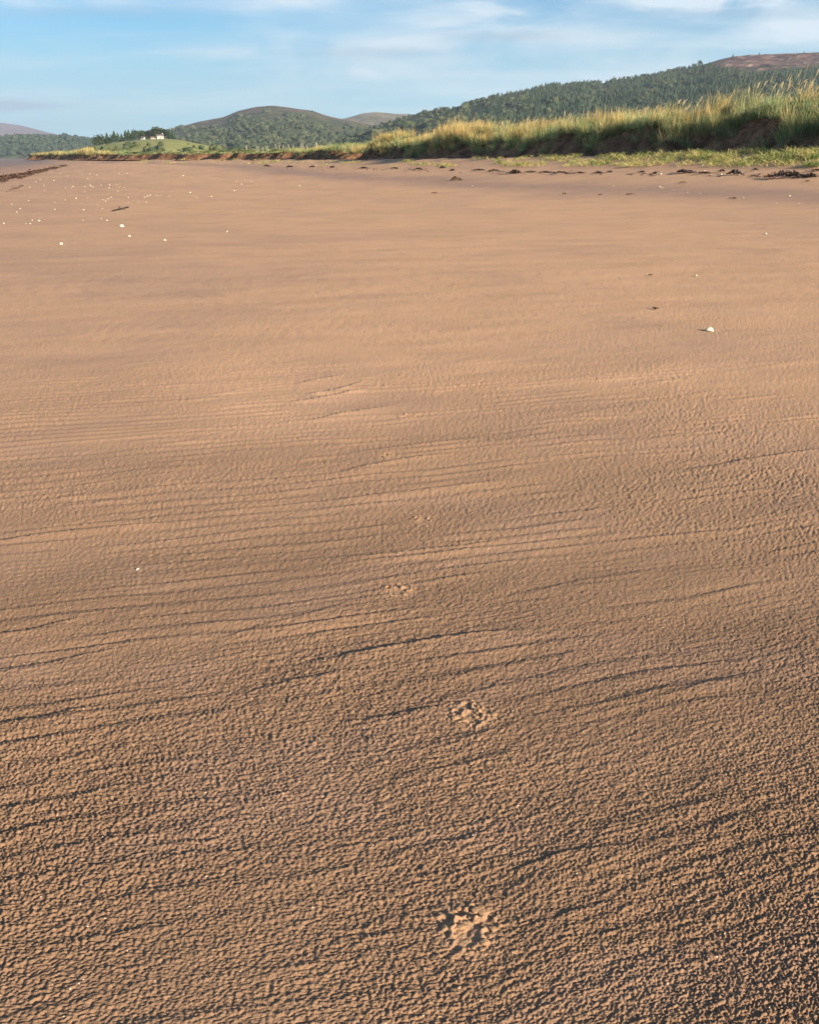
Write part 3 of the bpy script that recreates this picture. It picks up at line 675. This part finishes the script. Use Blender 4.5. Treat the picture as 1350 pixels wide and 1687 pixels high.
# ------------------------------------------------------------------ single trees
bark = mat('bark', (.09, .065, .05), rough=.95)
def crown_mesh(kind, seed):
    r = np.random.default_rng(seed)
    if kind == 'conifer':
        V, T = [], []; o = 0
        for q in range(7):
            z0 = .12+.12*q; rad = .26*(1-q/7.6); sd_ = 9
            ring = [(math.cos(a)*rad*(.6+.7*r.random()), math.sin(a)*rad*(.6+.7*r.random()), z0-.05*r.random()) for a in np.linspace(0, 2*math.pi, sd_, endpoint=False)+r.random()]
            V += ring+[(0, 0, min(z0+.26, 1))]
            T += [(o+i, o+(i+1) % sd_, o+sd_) for i in range(sd_)]; o += sd_+1
        return np.array(V), np.array(T)
    V, T, o = [], [], 0
    for q in range(260):
        d = r.normal(size=3); d /= np.linalg.norm(d); rr_ = r.random()**.4
        lump = 1+.25*math.sin(3*d[0]+seed)+.2*math.sin(4*d[2]+2*seed)
        c = np.array([d[0]*.34*rr_*lump, d[1]*.34*rr_*lump, .62+d[2]*.36*rr_*lump])
        V.append(c+r.normal(size=(3, 3))*.055); T.append((o, o+1, o+2)); o += 3
    return np.concatenate(V), np.array(T)
def trunk_mesh(h, rad):
    V, T = [], []
    for i, (z, w) in enumerate([(-.4, 1.2), (h*.3, .8), (h*.75, .3)]):
        for s_ in range(6): V.append((math.cos(s_*1.047)*rad*w, math.sin(s_*1.047)*rad*w, z))
    Q_ = [(i*6+s_, i*6+(s_+1) % 6, i*6+6+(s_+1) % 6, i*6+6+s_) for i in range(2) for s_ in range(6)]
    return V, Q_
def tree(kind, loc, h, w, label, group, seed, col):
    e = empty('conifer_tree' if kind == 'conifer' else 'broadleaf_tree', loc)
    tag(e, label, 'tree', group)
    V, T = crown_mesh(kind, seed); V = V*np.array([w, w, h])
    c = col*(.8+.4*np.random.default_rng(seed).random((len(V), 1)))
    mesh_np('crown', V, None, T, fol, False, None, c, parent=e)
    V, Q_ = trunk_mesh(h, h*.025); mesh_np('trunk', V, Q_, None, bark, parent=e)
rows_ = [(168, 221, 'b'), (174, 222, 'c'), (181, 218, 'c'), (188, 223, 'b'), (193, 215, 'c'), (199, 218, 'c'), (205, 219, 'c'), (212, 214, 'c'), (217, 213, 'c'), (223, 214, 'c'), (228, 215, 'b'),
         (234, 216, 'b'), (240, 213, 'b'), (246, 215, 'b'), (253, 213, 'b'), (259, 211, 'b'), (265, 210, 'b'), (271, 211, 'b'), (277, 211, 'b'), (284, 212, 'c'), (289, 214, 'c'), (180, 233, 'b'), (163, 228, 'b')]
words = ['first', 'second', 'third', 'fourth', 'fifth', 'sixth', 'seventh', 'eighth', 'ninth', 'tenth', 'eleventh', 'twelfth', 'thirteenth', 'fourteenth', 'fifteenth', 'sixteenth', 'seventeenth', 'eighteenth', 'nineteenth', 'twentieth', 'twenty-first']
for i, (xi_, yt, kd) in enumerate(rows_):
    vv = .97 if i < 21 else .55
    if 230 < xi_ < 280: vv = 1.0
    b_ = surfD(np.array([float(xi_)]), np.array([vv]))[0]
    if 230 < xi_ < 285: b_ = b_+np.array([b_[0]*.03, b_[1]*.03, -1.0])
    ztp = CAMH+(260-yt)/1603*b_[1]; h = max(ztp-b_[2], 5)
    kind = 'conifer' if kd == 'c' else 'broadleaf'
    w = h*(1.4 if kd == 'c' else 1.5)
    if i < 21: lab = f"dark {'pointed conifer' if kd == 'c' else 'rounded broadleaf tree'}, {words[i]} from the left in the row by the farmhouse"
    elif i == 21: lab = 'rounded dark tree standing in the pasture below the tree row'
    else: lab = 'low bushy tree at the foot of the tree row, at its left end'
    tree(kind, b_, h, w, lab, 'trees in the row by the farmhouse' if i < 21 else None, 300+i, np.array((.030, .050, .026) if kd == 'c' else (.045, .065, .030)))
for i, (xi_, yt, lab) in enumerate([(1185, 96, 'small dark conifer on the heather skyline, leftmost'), (1226, 95, 'tiny conifer on the heather skyline, second from the left'),
                                    (1296, 92, 'small conifer on the heather skyline, third from the left'), (1325, 90, 'taller conifer on the heather skyline, rightmost'), (1134, 106, 'broad dark tree where the plantation meets the heather')]):
    b_ = surfA(np.array([float(xi_)]), np.array([.985]))[0]; h = max(CAMH+(260-yt)/1603*b_[1]-b_[2], 5.5)+1
    tree('conifer' if i < 4 else 'b', b_, h, h*1.1, lab, None, 340+i, np.array((.022, .038, .022)))

# ------------------------------------------------------------------ farmhouse
def box(x0, x1, y0, y1, z0, z1):
    V = [(x, y, z) for z in (z0, z1) for y in (y0, y1) for x in (x0, x1)]
    return V, [(0, 2, 3, 1), (4, 5, 7, 6), (0, 1, 5, 4), (2, 6, 7, 3), (0, 4, 6, 2), (1, 3, 7, 5)]
whitem = mat('white_render', (.66, .62, .54), rough=.85, noise=(1, .08)); slate = mat('slate_roof', (.10, .09, .095), rough=.7); glass = mat('dark_glass', (.03, .035, .04), rough=.1)
redm = mat('red_tile', (.22, .10, .07), rough=.8); woodm = mat('weathered_wood', (.33, .26, .19), rough=.9, noise=(6, .35), bump=(20, .01))
def house(name, px, w, d, h, rh, roofm, label, nwin, chim, rz=0):
    b_ = surfD(np.array([float(px)]), np.array([.96]))[0]
    e = empty(name, b_+np.array([0, 0, .3])); e.rotation_euler = (0, 0, rz); tag(e, label, 'house' if nwin > 1 else 'shed')
    # walls with gables
    V = [(-w/2, -d/2, -1), (w/2, -d/2, -1), (w/2, d/2, -1), (-w/2, d/2, -1), (-w/2, -d/2, h), (w/2, -d/2, h), (w/2, d/2, h), (-w/2, d/2, h), (-w/2, 0, h+rh), (w/2, 0, h+rh)]
    mesh_np('wall', V, [(0, 1, 5, 4), (2, 3, 7, 6), (3, 0, 4, 7), (1, 2, 6, 5)], [(4, 8, 7), (5, 6, 9)], (whitem if nwin > 2 else bpy.data.materials.get('grey_render') or mat('grey_render', (.42, .39, .34), rough=.85)), parent=e)
    o = .35; q = .12
    V = []
    for s_ in (-1, 1):
        for (yy, zz) in ((s_*(d/2+o), h-rh*o*2/d+.03), (0, h+rh+.03)):
            for xx in (-w/2-o, w/2+o): V += [(xx, yy, zz), (xx, yy, zz+q)]
    F = []
    for b0 in (0, 8): F += [(b0, b0+2, b0+6, b0+4), (b0+1, b0+5, b0+7, b0+3), (b0, b0+1, b0+3, b0+2), (b0, b0+4, b0+5, b0+1), (b0+2, b0+3, b0+7, b0+6)]
    rf = mesh_np('roof', V, F, None, roofm, parent=e)
    if chim:
        V, F = box(w/2-.9, w/2-.2, -.35, .35, h+rh-.4, h+rh+.9); mesh_np('chimney', V, F, None, whitem, parent=rf)
    for i in range(nwin):
        xw = -w/2+w*(i+.5)/nwin
        if nwin > 2 and i == nwin//2:
            V, F = box(xw-.45, xw+.45, -d/2-.06, -d/2+.04, -.2, 1.9); mesh_np('door', V, F, None, redm, parent=e); continue
        V, F = box(xw-.45, xw+.45, -d/2-.05, -d/2+.04, h*.4, h*.4+1.1); wn = mesh_np('window', V, F, None, slate, parent=e)
        V, F = box(xw-.38, xw+.38, -d/2-.08, -d/2-.052, h*.4+.07, h*.4+1.03); mesh_np('pane', V, F, None, glass, parent=wn)
house('farmhouse', 268, 6.0, 4.8, 2.6, 1.3, slate, 'white farmhouse on the hilltop field in front of the trees', 3, True, R(12))
house('farm_annexe', 257, 5.0, 3.6, 1.3, .7, redm, 'low pale outbuilding joined to the left side of the farmhouse', 2, False, R(5))
house('farm_shed', 239.5, 3.2, 3.0, 1.5, 1.0, slate, 'small grey shed standing apart left of the farmhouse', 1, False, R(-10))

# ------------------------------------------------------------------ fence on the low bank
fe = empty('wire_fence', (0, 0, 0)); tag(fe, 'pale post and wire fence along the turf above the low bank', 'fence')
prev = None; postm = mat('pale_fence_post', (.24, .22, .17), rough=.9)
pm = None
Vp, Fp = box(-.07, .07, -.07, .07, -.3, 1.25)
for xi_ in [347, 354, 361, 368, 376, 384, 391, 398, 405, 412, 419, 426, 432, 438, 444, 450]:
    tb = t_at(xi_); q = on_bank(np.array([tb]), np.array([ROW_LIP+8.6]))[0]
    if pm is None: o = mesh_np('post', Vp, Fp, None, postm, parent=fe); pm = o.data
    else: o = bpy.data.objects.new('post', pm); C.objects.link(o); o.parent = fe
    o.location = q; o.rotation_euler = (0, 0, .2); o.rotation_euler[1] = rng.normal(0, .03)
    if prev is not None:
        for zz in (.45, 1.05):
            a, b = prev+np.array([0, 0, zz]), q+np.array([0, 0, zz]); V = [a, a+[0, 0, .012], b+[0, 0, .012], b, a+[.012, .012, 0], b+[.012, .012, 0]]
            mesh_np('wire', V, [(0, 3, 2, 1), (4, 1, 2, 5), (0, 4, 5, 3)], None, mat('wire', (.3, .3, .3), .5) if 'wire' not in bpy.data.materials else bpy.data.materials['wire'], parent=fe)
    prev = q

# ------------------------------------------------------------------ shells
shellm = mat('bleached_shell', (.62, .52, .38), rough=.65, noise=(2.5, .35), spec=.4)
def shell_mesh(name, seed, ns, nr, ribs=9):
    r = np.random.default_rng(seed); V = []
    for i in range(nr+1):
        f = i/nr
        for j in range(ns):
            a = 2*math.pi*j/ns; rad = (1+.10*math.cos(a)+.05*math.cos(3*a+seed)+.03*math.cos(ribs*a)*f)*f
            V.append((rad*math.cos(a)*.5-.03*(1-f), rad*math.sin(a)*.42, .36*(1-f**3.0)**.8*(1+.1*math.cos(a))+.012*math.cos(ribs*a)*f*(1-f)*4-.02*f))
    Q_ = [(i*ns+j, i*ns+(j+1) % ns, (i+1)*ns+(j+1) % ns, (i+1)*ns+j) for i in range(1, nr) for j in range(ns)]
    T = [(0, ns+j, ns+(j+1) % ns) for j in range(ns)]
    o = mesh_np(name, V, Q_, T, shellm, True, link=False); return o.data
small = [shell_mesh('shell', s_, 10, 3) for s_ in range(4)]
big = shell_mesh('shell', 9, 36, 10, 14)
def shell(px, py, wpx, label, group=None, me=None, tall=1.0, rot=None):
    g = ground(px, py); ds = np.linalg.norm(g-np.array([0, 0, CAMH])); sz = wpx*ds/(1400 if wpx > 7 else 1600)
    o = bpy.data.objects.new('shell', me or small[rng.integers(0, 4)]); C.objects.link(o)
    o.location = g+np.array([0, 0, .001]); o.scale = (sz, sz, sz*tall); o.rotation_euler = (rng.normal(0, .15), rng.normal(0, .15), rot if rot is not None else rng.random()*6.28)
    tag(o, label, 'shell', group); return o
shell(1168, 545, 14.5, 'largest white domed shell casting a dark shadow on the smooth sand at the right', me=big, tall=1.05, rot=.1)
shell(227, 939, 9, 'small cream shell chip on the rippled sand at the lower left', tall=.9)
shell(200, 373.5, 8.5, 'biggest white shell of the left scatter, just below the dark stick')
shell(101, 402.5, 7, 'single white shell lying nearest the viewer on the left, below the scatter')
shell(271.5, 396.5, 6, 'small pale shell alone to the right of and below the biggest white shell')
shell(1262, 386.5, 6, 'small white shell alone on open sand at the right, above the largest shell')
shell(1147, 455.5, 7, 'flat pale shell fragment between the largest shell and the seaweed line')
shell(213, 390, 6, 'faint half buried shell fragment just below the biggest white shell of the scatter')
zoomed = [(173, 308, 6), (134, 321, 5), (143, 306, 4), (16, 320, 5), (476, 307, 6), (452, 300, 3), (371, 260, 5), (243, 258, 4), (90, 255, 4), (75, 270, 4), (52, 235, 4), (127, 219, 4), (243, 227, 4), (290, 216, 3.5), (338, 209, 5),
          (391, 207, 3.5), (457, 216, 4.5), (470, 221, 4), (481, 211, 4), (494, 204, 4), (434, 238, 4), (571, 229, 4), (571, 205, 4), (603, 199, 3), (616, 228, 4), (651, 227, 5), (645, 204, 5), (655, 200, 5), (668, 196, 5),
          (698, 197, 4), (713, 198, 4), (754, 200, 4), (846, 183, 5), (876, 207, 4), (941, 200, 4), (524, 177, 4), (530, 160, 3), (552, 160, 3), (450, 150, 4), (487, 150, 4),
          (485, 163, 4), (405, 155, 5), (400, 148, 4), (414, 160, 4), (377, 180, 4), (390, 122, 3.5), (377, 157, 3), (325, 157, 4), (318, 163, 3), (292, 163, 3), (253, 184, 3), (196, 174, 4), (195, 152, 3.5), (133, 160, 3), (107, 184, 3.5), (97, 153, 4),
          (178, 127, 3.5), (240, 130, 4), (270, 98, 3), (300, 110, 3), (365, 105, 3), (400, 100, 3), (530, 98, 3), (565, 98, 3), (520, 148, 3), (455, 254, 3), (522, 270, 3), (115, 321, 3), (368, 306, 3), (160, 135, 3), (430, 105, 3)]
for (a, b, w) in zoomed:
    w_ = ('level with the dark stick or below it, to its left' if b > 250 and a < 520 else 'just right of the dark stick in a loose row' if a > 560 and b > 190 else
          'directly above the dark stick' if a > 360 and a <= 560 else 'in the strip between the seaweed band and the dark stick' if a <= 360 else 'far up the sand beyond the loose row')
    shell(a/2.7, 250+b/2.7, w*.65, 'tiny white shell '+w_, 'small shells '+w_)
for (a, b) in [(1042, 175), (1050, 134), (1075, 146), (1120, 134), (815, 108), (1010, 355), (1332, 153)]:
    shell(a/2.7, 250+b/2.7, 3, 'faint pale shell speck on open sand left of the photo centre', 'shell specks right of the scatter')
for (a, b, w) in [(1262, 132, 4), (1225, 155, 3), (1290, 155, 4), (1125, 138, 4), (877, 105, 5), (884, 108, 3), (880, 68, 6), (870, 66, 4), (1113, 70, 3), (998, 125, 3), (918, 114, 3), (960, 122, 3), (740, 103, 3), (322, 102, 3), (240, 322, 3), (1010, 58, 4), (1030, 70, 4), (1060, 68, 4), (1120, 64, 4), (1160, 62, 3)]:
    shell(600+a/1.8, 250+b/1.8, w*.9, 'small shell fragment on the sand below the seaweed line at the right', 'shell fragments below the seaweed line')

# ------------------------------------------------------------------ seaweed, sticks
weedm = mat('dried_seaweed', (.030, .018, .012), rough=.5, noise=(30, .4), spec=.4)
brownm = mat('brown_weed', (.13, .07, .035), rough=.8, noise=(30, .4)); orangem = mat('orange_weed', (.50, .20, .08), rough=.6, noise=(20, .3))
def weed_mesh(name, n, L, Wd, wid, hgt, seed, m):
    """tangle of bent ribbons piled over an oval"""
    r = np.random.default_rng(seed); V, Q_, o = [], [], 0
    for i in range(n):
        x, y = r.uniform(-1, 1)*L*.42, r.uniform(-1, 1)*Wd*.42; a = r.random()*6.28; z = abs(r.normal(0, .4))*hgt
        for s_ in range(6):
            pr = hgt*max(0, 1-(x/L*2)**2)*r.random()
            w = wid*(.6+.5*r.random())*(1-.5*abs(s_-2.5)/2.5); nx2, ny2 = -math.sin(a), math.cos(a); tz = r.normal(0, .4)*w
            V += [(x+nx2*w, y+ny2*w, .01+z*.5+pr+tz), (x-nx2*w, y-ny2*w, .01+z*.5+pr-tz)]
            if s_: Q_.append((o-2, o-1, o+1, o))
            o += 2; st = L*.09; x += math.cos(a)*st; y += math.sin(a)*st*.8; a += r.normal(0, .8)
    return mesh_np(name, V, Q_, None, m)
def weed(px, py, wpx, label, n=26, m=None, hpx=None, group=None, name='seaweed_clump'):
    g = ground(px, py); ds = np.linalg.norm(g); L = wpx*ds/1470; hh = (hpx or 4)*ds/1603
    o = weed_mesh(name, n, L, max(L*.35, hh*2.5), max(ds*.0009, .012), hh, int(px*7+py), m or weedm); o.location = g; o.rotation_euler = (0, 0, rng.normal(0, .25))
    tag(o, label, 'seaweed', group); return o
weed(847, 287, 22, 'thick black seaweed clump at the left end of the long dark streak', 34, hpx=6)
weed(1128, 286, 28, 'dark humped seaweed heap just left of the pair near the right edge', 36, hpx=6)
weed(1160, 286.5, 22, 'low dark seaweed strip right beside the humped heap', 26, hpx=3)
weed(1210, 288, 22, 'compact black seaweed lump with pale shells round it', 36, hpx=7)
weed(1300, 293, 50, 'longest black seaweed heap near the right edge beside an orange piece', 54, hpx=9)
weed(1334, 292, 24, 'black seaweed strand at the right edge below the grass mat', 24, hpx=5)
weed(1266, 293.5, 15, 'orange brown piece of weed at the left tip of the longest heap', 16, orangem, 5)
weed(751, 298, 16, 'single brown tuft of weed alone on the sand below the dark line', 30, brownm, 6)
for (px, py, w) in [(600, 278, 16), (650, 279, 14), (690, 280, 14), (730, 277.5, 12), (745, 282, 9), (790, 281.5, 20), (815, 282.5, 18), (875, 285, 24), (900, 285, 22), (925, 285.5, 20), (955, 286.5, 18), (985, 286, 16), (1005, 284.5, 10), (1058, 285, 14), (548, 277, 10), (515, 276, 8), (478, 276, 12), (440, 275, 14), (1080, 287, 8), (1190, 283, 10), (1245, 281, 10), (1345, 282, 20)]:
    w_ = 'left of the lone brown tuft' if px < 745 else 'between lone brown tuft and humped heap' if px < 1100 else 'right of the humped heap'
    weed(px, py, w, 'black seaweed scrap in the tide line '+w_, 16, hpx=2.6, group='seaweed scraps '+w_)
for (px, py, w) in [(1330, 300, 8), (1125, 302, 10), (1040, 321, 14), (1210, 328, 16), (930, 320, 6), (990, 322, 8), (715, 319, 10), (1072, 455, 7), (1080, 510, 10)]:
    weed(px, py, w, 'thin brown scrap of weed lying on open sand below the dark line', 9, brownm, 1.6, group='brown scraps on the open sand')
# fine litter binding the dark line together
V, Q_, o = [], [], 0; r = np.random.default_rng(12)
for i in range(800):
    px = r.uniform(420, 1400); yc = np.interp(px, [420, 600, 850, 1000, 1350], [275, 278.5, 285, 287, 291]); py = yc+r.normal(0, 1.7)
    if perlin(np.array(px/30.), np.array(.5), 252)+.5*perlin(np.array(px/8.), np.array(.5), 253) < -.05: continue
    g = ground(px, py); a = r.normal(0, .7); x, y = g[0], g[1]
    for s_ in range(4):
        w = .010*(.5+r.random())*max(g[1]/30, 1); V += [(x-math.sin(a)*w, y+math.cos(a)*w, g[2]+.01+.03*r.random()), (x+math.sin(a)*w, y-math.cos(a)*w, g[2]+.005+.02*r.random())]
        if s_: Q_.append((o-2, o-1, o+1, o))
        o += 2; x += math.cos(a)*.07; y += math.sin(a)*.07; a += r.normal(0, .7)
tag(mesh_np('strandline_litter', V, Q_, None, weedm), 'fine dark litter strewn along the tide line below the bank', kind='stuff')
# weed line at the left
V, Q_, o = [], [], 0; r = np.random.default_rng(5)
for i in range(900):
    f = r.random()**.8; px = -40+150*f; py = 306-33*f+r.normal(0, 3.2*(1-.75*f))
    if perlin(np.array(px/9.), np.array(py/2.5), 250) < -.22: continue
    g = ground(px, py); a = r.random()*6.28; x, y = g[0], g[1]
    for s_ in range(5):
        w = .035*(.6+r.random()); V += [(x-math.sin(a)*w, y+math.cos(a)*w, g[2]+.02+.10*r.random()), (x+math.sin(a)*w, y-math.cos(a)*w, g[2]+.01+.08*r.random())]
        if s_: Q_.append((o-2, o-1, o+1, o))
        o += 2; x += math.cos(a)*.13; y += math.sin(a)*.13; a += r.normal(0, .7)
tag(mesh_np('seaweed_line', V, Q_, None, mat('wrack_weed', (.065, .035, .022), rough=.7, noise=(10, .4))), 'dark band of washed up seaweed at the left edge of the beach', kind='stuff')

def stick(name, pts, r0, r1, m, seed=0, knots=True):
    """tapered, knobbly limb through 3-D points"""
    rr_ = np.random.default_rng(seed); pts = np.array(pts, float); n = 8*(len(pts)-1)+1
    t_ = np.linspace(0, len(pts)-1, n); c = np.stack([np.interp(t_, range(len(pts)), pts[:, i]) for i in range(3)], 1)
    L = np.linalg.norm(pts[-1]-pts[0]); c[1:-1] += rr_.normal(0, L*.006, (n-2, 3)); V = []
    for i in range(n):
        d = c[min(i+1, n-1)]-c[max(i-1, 0)]; d /= np.linalg.norm(d); a = np.cross(d, (0, 0, 1)); a /= np.linalg.norm(a)+1e-6; b_ = np.cross(a, d)
        w = (r0+(r1-r0)*i/(n-1))*(1+.15*rr_.normal())
        for s_ in range(7): V.append(c[i]+a*math.cos(s_*.8976)*w+b_*math.sin(s_*.8976)*w)
    Q_ = [(i*7+s_, i*7+(s_+1) % 7, i*7+7+(s_+1) % 7, i*7+7+s_) for i in range(n-1) for s_ in range(7)]
    T = [(0, s_+1, s_) for s_ in range(1, 6)]+[((n-1)*7, (n-1)*7+s_, (n-1)*7+s_+1) for s_ in range(1, 6)]
    return V, Q_, T
driftm = mat('driftwood', (.36, .27, .19), rough=.9, noise=(8, .3))
def px3(px, py, d):   # a point on the line of sight at forward distance d
    r_ = ray(px, py); return np.array([0, 0, CAMH])+r_*(d/r_[1])
def tag_stick(name, pts, r0, r1, m, label, seed, cat='driftwood', twigs=()):
    base = np.array(pts[0]); e = empty(name, base); tag(e, label, cat)
    V, Q_, T = stick(name, np.array(pts)-base, r0, r1, m, seed); mesh_np('stem', V, Q_, T, m, True, parent=e)
    for i, tw in enumerate(twigs):
        V, Q_, T = stick('twig', np.array(tw)-base, r1*.8, r1*.3, m, seed+i+1); mesh_np('twig', V, Q_, T, m, True, parent=e)
g = ground(1135, 252); d0 = g[1]
a_, b2 = px3(1138, 249, d0-.4), px3(1091, 232, d0-.6)
tag_stick('driftwood_branch', [a_, (a_+b2)/2+[0, 0, .04], b2], .045, .022, driftm, 'pale broken branch leaning up to the left at the foot of the bank', 3, twigs=[[(a_*.4+b2*.6), px3(1103, 229, d0-.6)], [(a_*.6+b2*.4), px3(1122, 234, d0-.3)]])
g1, g2 = ground(1138, 253.5), ground(1182, 252.5); g2 = np.array([g2[0], g1[1]+.3, zbeach(g2[0], g1[1]+.3)])
tag_stick('driftwood_log', [g1+[0, 0, .12], (g1+g2)/2+[0, 0, .13], g2+[0, 0, .14]], .075, .06, mat('grey_log', (.22, .15, .11), rough=.9, noise=(9, .3)), 'brown log lying flat at the foot of the bank beside the pale branch', 4)
g = ground(185, 348); g2 = ground(212, 345)
tag_stick('dark_stick', [g+[0, 0, .01], (g+g2)/2+[0, 0, .03], g2+[0, 0, .05]], .014, .02, weedm, 'short black stick lying above the biggest white shell on the left sand', 6, 'stick', twigs=[[(g+g2)/2+[0, 0, .05], (g+g2)/2+[-.05, 0, .12]]])
g1, g2 = ground(12, 317), ground(38, 307)
tag_stick('thin_stick', [g1+[0, 0, .02], g2+[0, 0, .03]], .03, .02, brownm, 'thin brown stick on the sand just in front of the left seaweed band', 8, 'stick')
# greener upright plant at the foot of the bank and a few strays
def plant_tuft(name, px, py, d, hgt, n, label, cols, sp=.3, W=.03, lean=.3):
    base = px3(px, py, d); base[2] = px3(px, py, d)[2]
    a = rng.random(n)*6.28; root = np.zeros((n, 3)); rr2 = np.sqrt(rng.random(n))*sp; root[:, 0] = np.cos(a)*rr2; root[:, 1] = np.sin(a)*rr2*.6
    c = np.array(cols)[rng.integers(0, len(cols), n)]*(.7+.6*rng.random(n))[:, None]
    V, T, Cc = blades(root, hgt*(.5+.6*rng.random(n)), np.full(n, W), a, np.clip(rng.normal(lean, .15, n), .02, .9), c*.7, c)
    o = mesh_np(name, V, None, T, grass_m, False, None, Cc); o.location = base; return tag(o, label, 'plant')
ft = ground(1135, 252)[1]
blue = [(.17, .24, .15), (.23, .30, .19), (.13, .19, .11)]
plant_tuft('marram_tuft', 1130, 242, ft+.3, .85, 110, 'upright blue green grass clump at the foot of the bank behind the pale branch', blue, .38, .03)
plant_tuft('marram_tuft', 1147, 214, ft+.9, .6, 60, 'tall blue green blades on the bank above the foot clump', blue, .22, .03, .2)
plant_tuft('marram_tuft', 930, 215, ground(930, 256)[1]+.8, .6, 40, 'pale spiky tuft hanging on the shaded face of the bank, left of centre right', blue, .2, .035, .5)
plant_tuft('marram_tuft', 1305, 259, ground(1305, 262)[1], .5, 40, 'spiky tuft standing in the strewn grass near the right edge', [(.2, .28, .08), (.4, .38, .15)], .25, .025, .5)

# ------------------------------------------------------------------ sand clods thrown up by the prints
clodm = mat('sand_clod', (.36, .22, .125), rough=.95, noise=(500, .2), bump=(400, .002), spec=.1)
clod_lbl = ['crumbled sand clods round the dog print nearest the viewer', 'crumbled sand clods round the second dog print', 'small clods at the third dog print, above the long dark ripple',
            'faint clods at the fourth dog print', 'clods of the dog print between two dark ripple lines', 'clods of the small clear dog print in the middle of the beach']
for k, (g, sc, st) in enumerate(prints[:6]):
    r = np.random.default_rng(400+k); n = [34, 30, 16, 9, 10, 12][k]; V, T, o = [], [], 0
    Vt, Tt = bush_template(5); Vt, Tt = Vt[:12].copy(), Tt[:20]; Vt[:, 2] -= .55
    for i in range(n):
        a = r.random()*6.28; rad = .048+r.normal(0, .008)
        if r.random() < .25: rad *= r.random()
        big_ = r.random() < .16
        s_ = (.0045+.003*r.random()) if big_ else (.0016+.0026*r.random())
        c = np.array([math.cos(a)*rad*sc, math.sin(a)*rad*sc, s_*.35+.001]); vv = Vt*(.8+.5*r.random((12, 1)))*s_*np.array([1.5, 1.1, .8])
        V.append(vv+c); T.append(Tt+o); o += 12
    ob = mesh_np('sand_clods', np.concatenate(V), None, np.concatenate(T), clodm, False); ob.location = g; tag(ob, clod_lbl[k], 'clods', kind='stuff')

# ------------------------------------------------------------------ haze
V, F = box(-9000, 9000, -150, 13500, -1.5, 900)
hz = mesh_np('haze', V, F, None, None); hmz = bpy.data.materials.new('haze'); hmz.use_nodes = True; t = hmz.node_tree; t.nodes.clear()
o_ = t.nodes.new('ShaderNodeOutputMaterial'); pv = t.nodes.new('ShaderNodeVolumePrincipled')
pv.inputs['Color'].default_value = (.72, .84, 1, 1); pv.inputs['Density'].default_value = 7e-5; pv.inputs['Anisotropy'].default_value = .2
t.links.new(pv.outputs[0], o_.inputs['Volume']); hz.data.materials.append(hmz); tag(hz, 'thin pale blue air over the bay', kind='stuff')
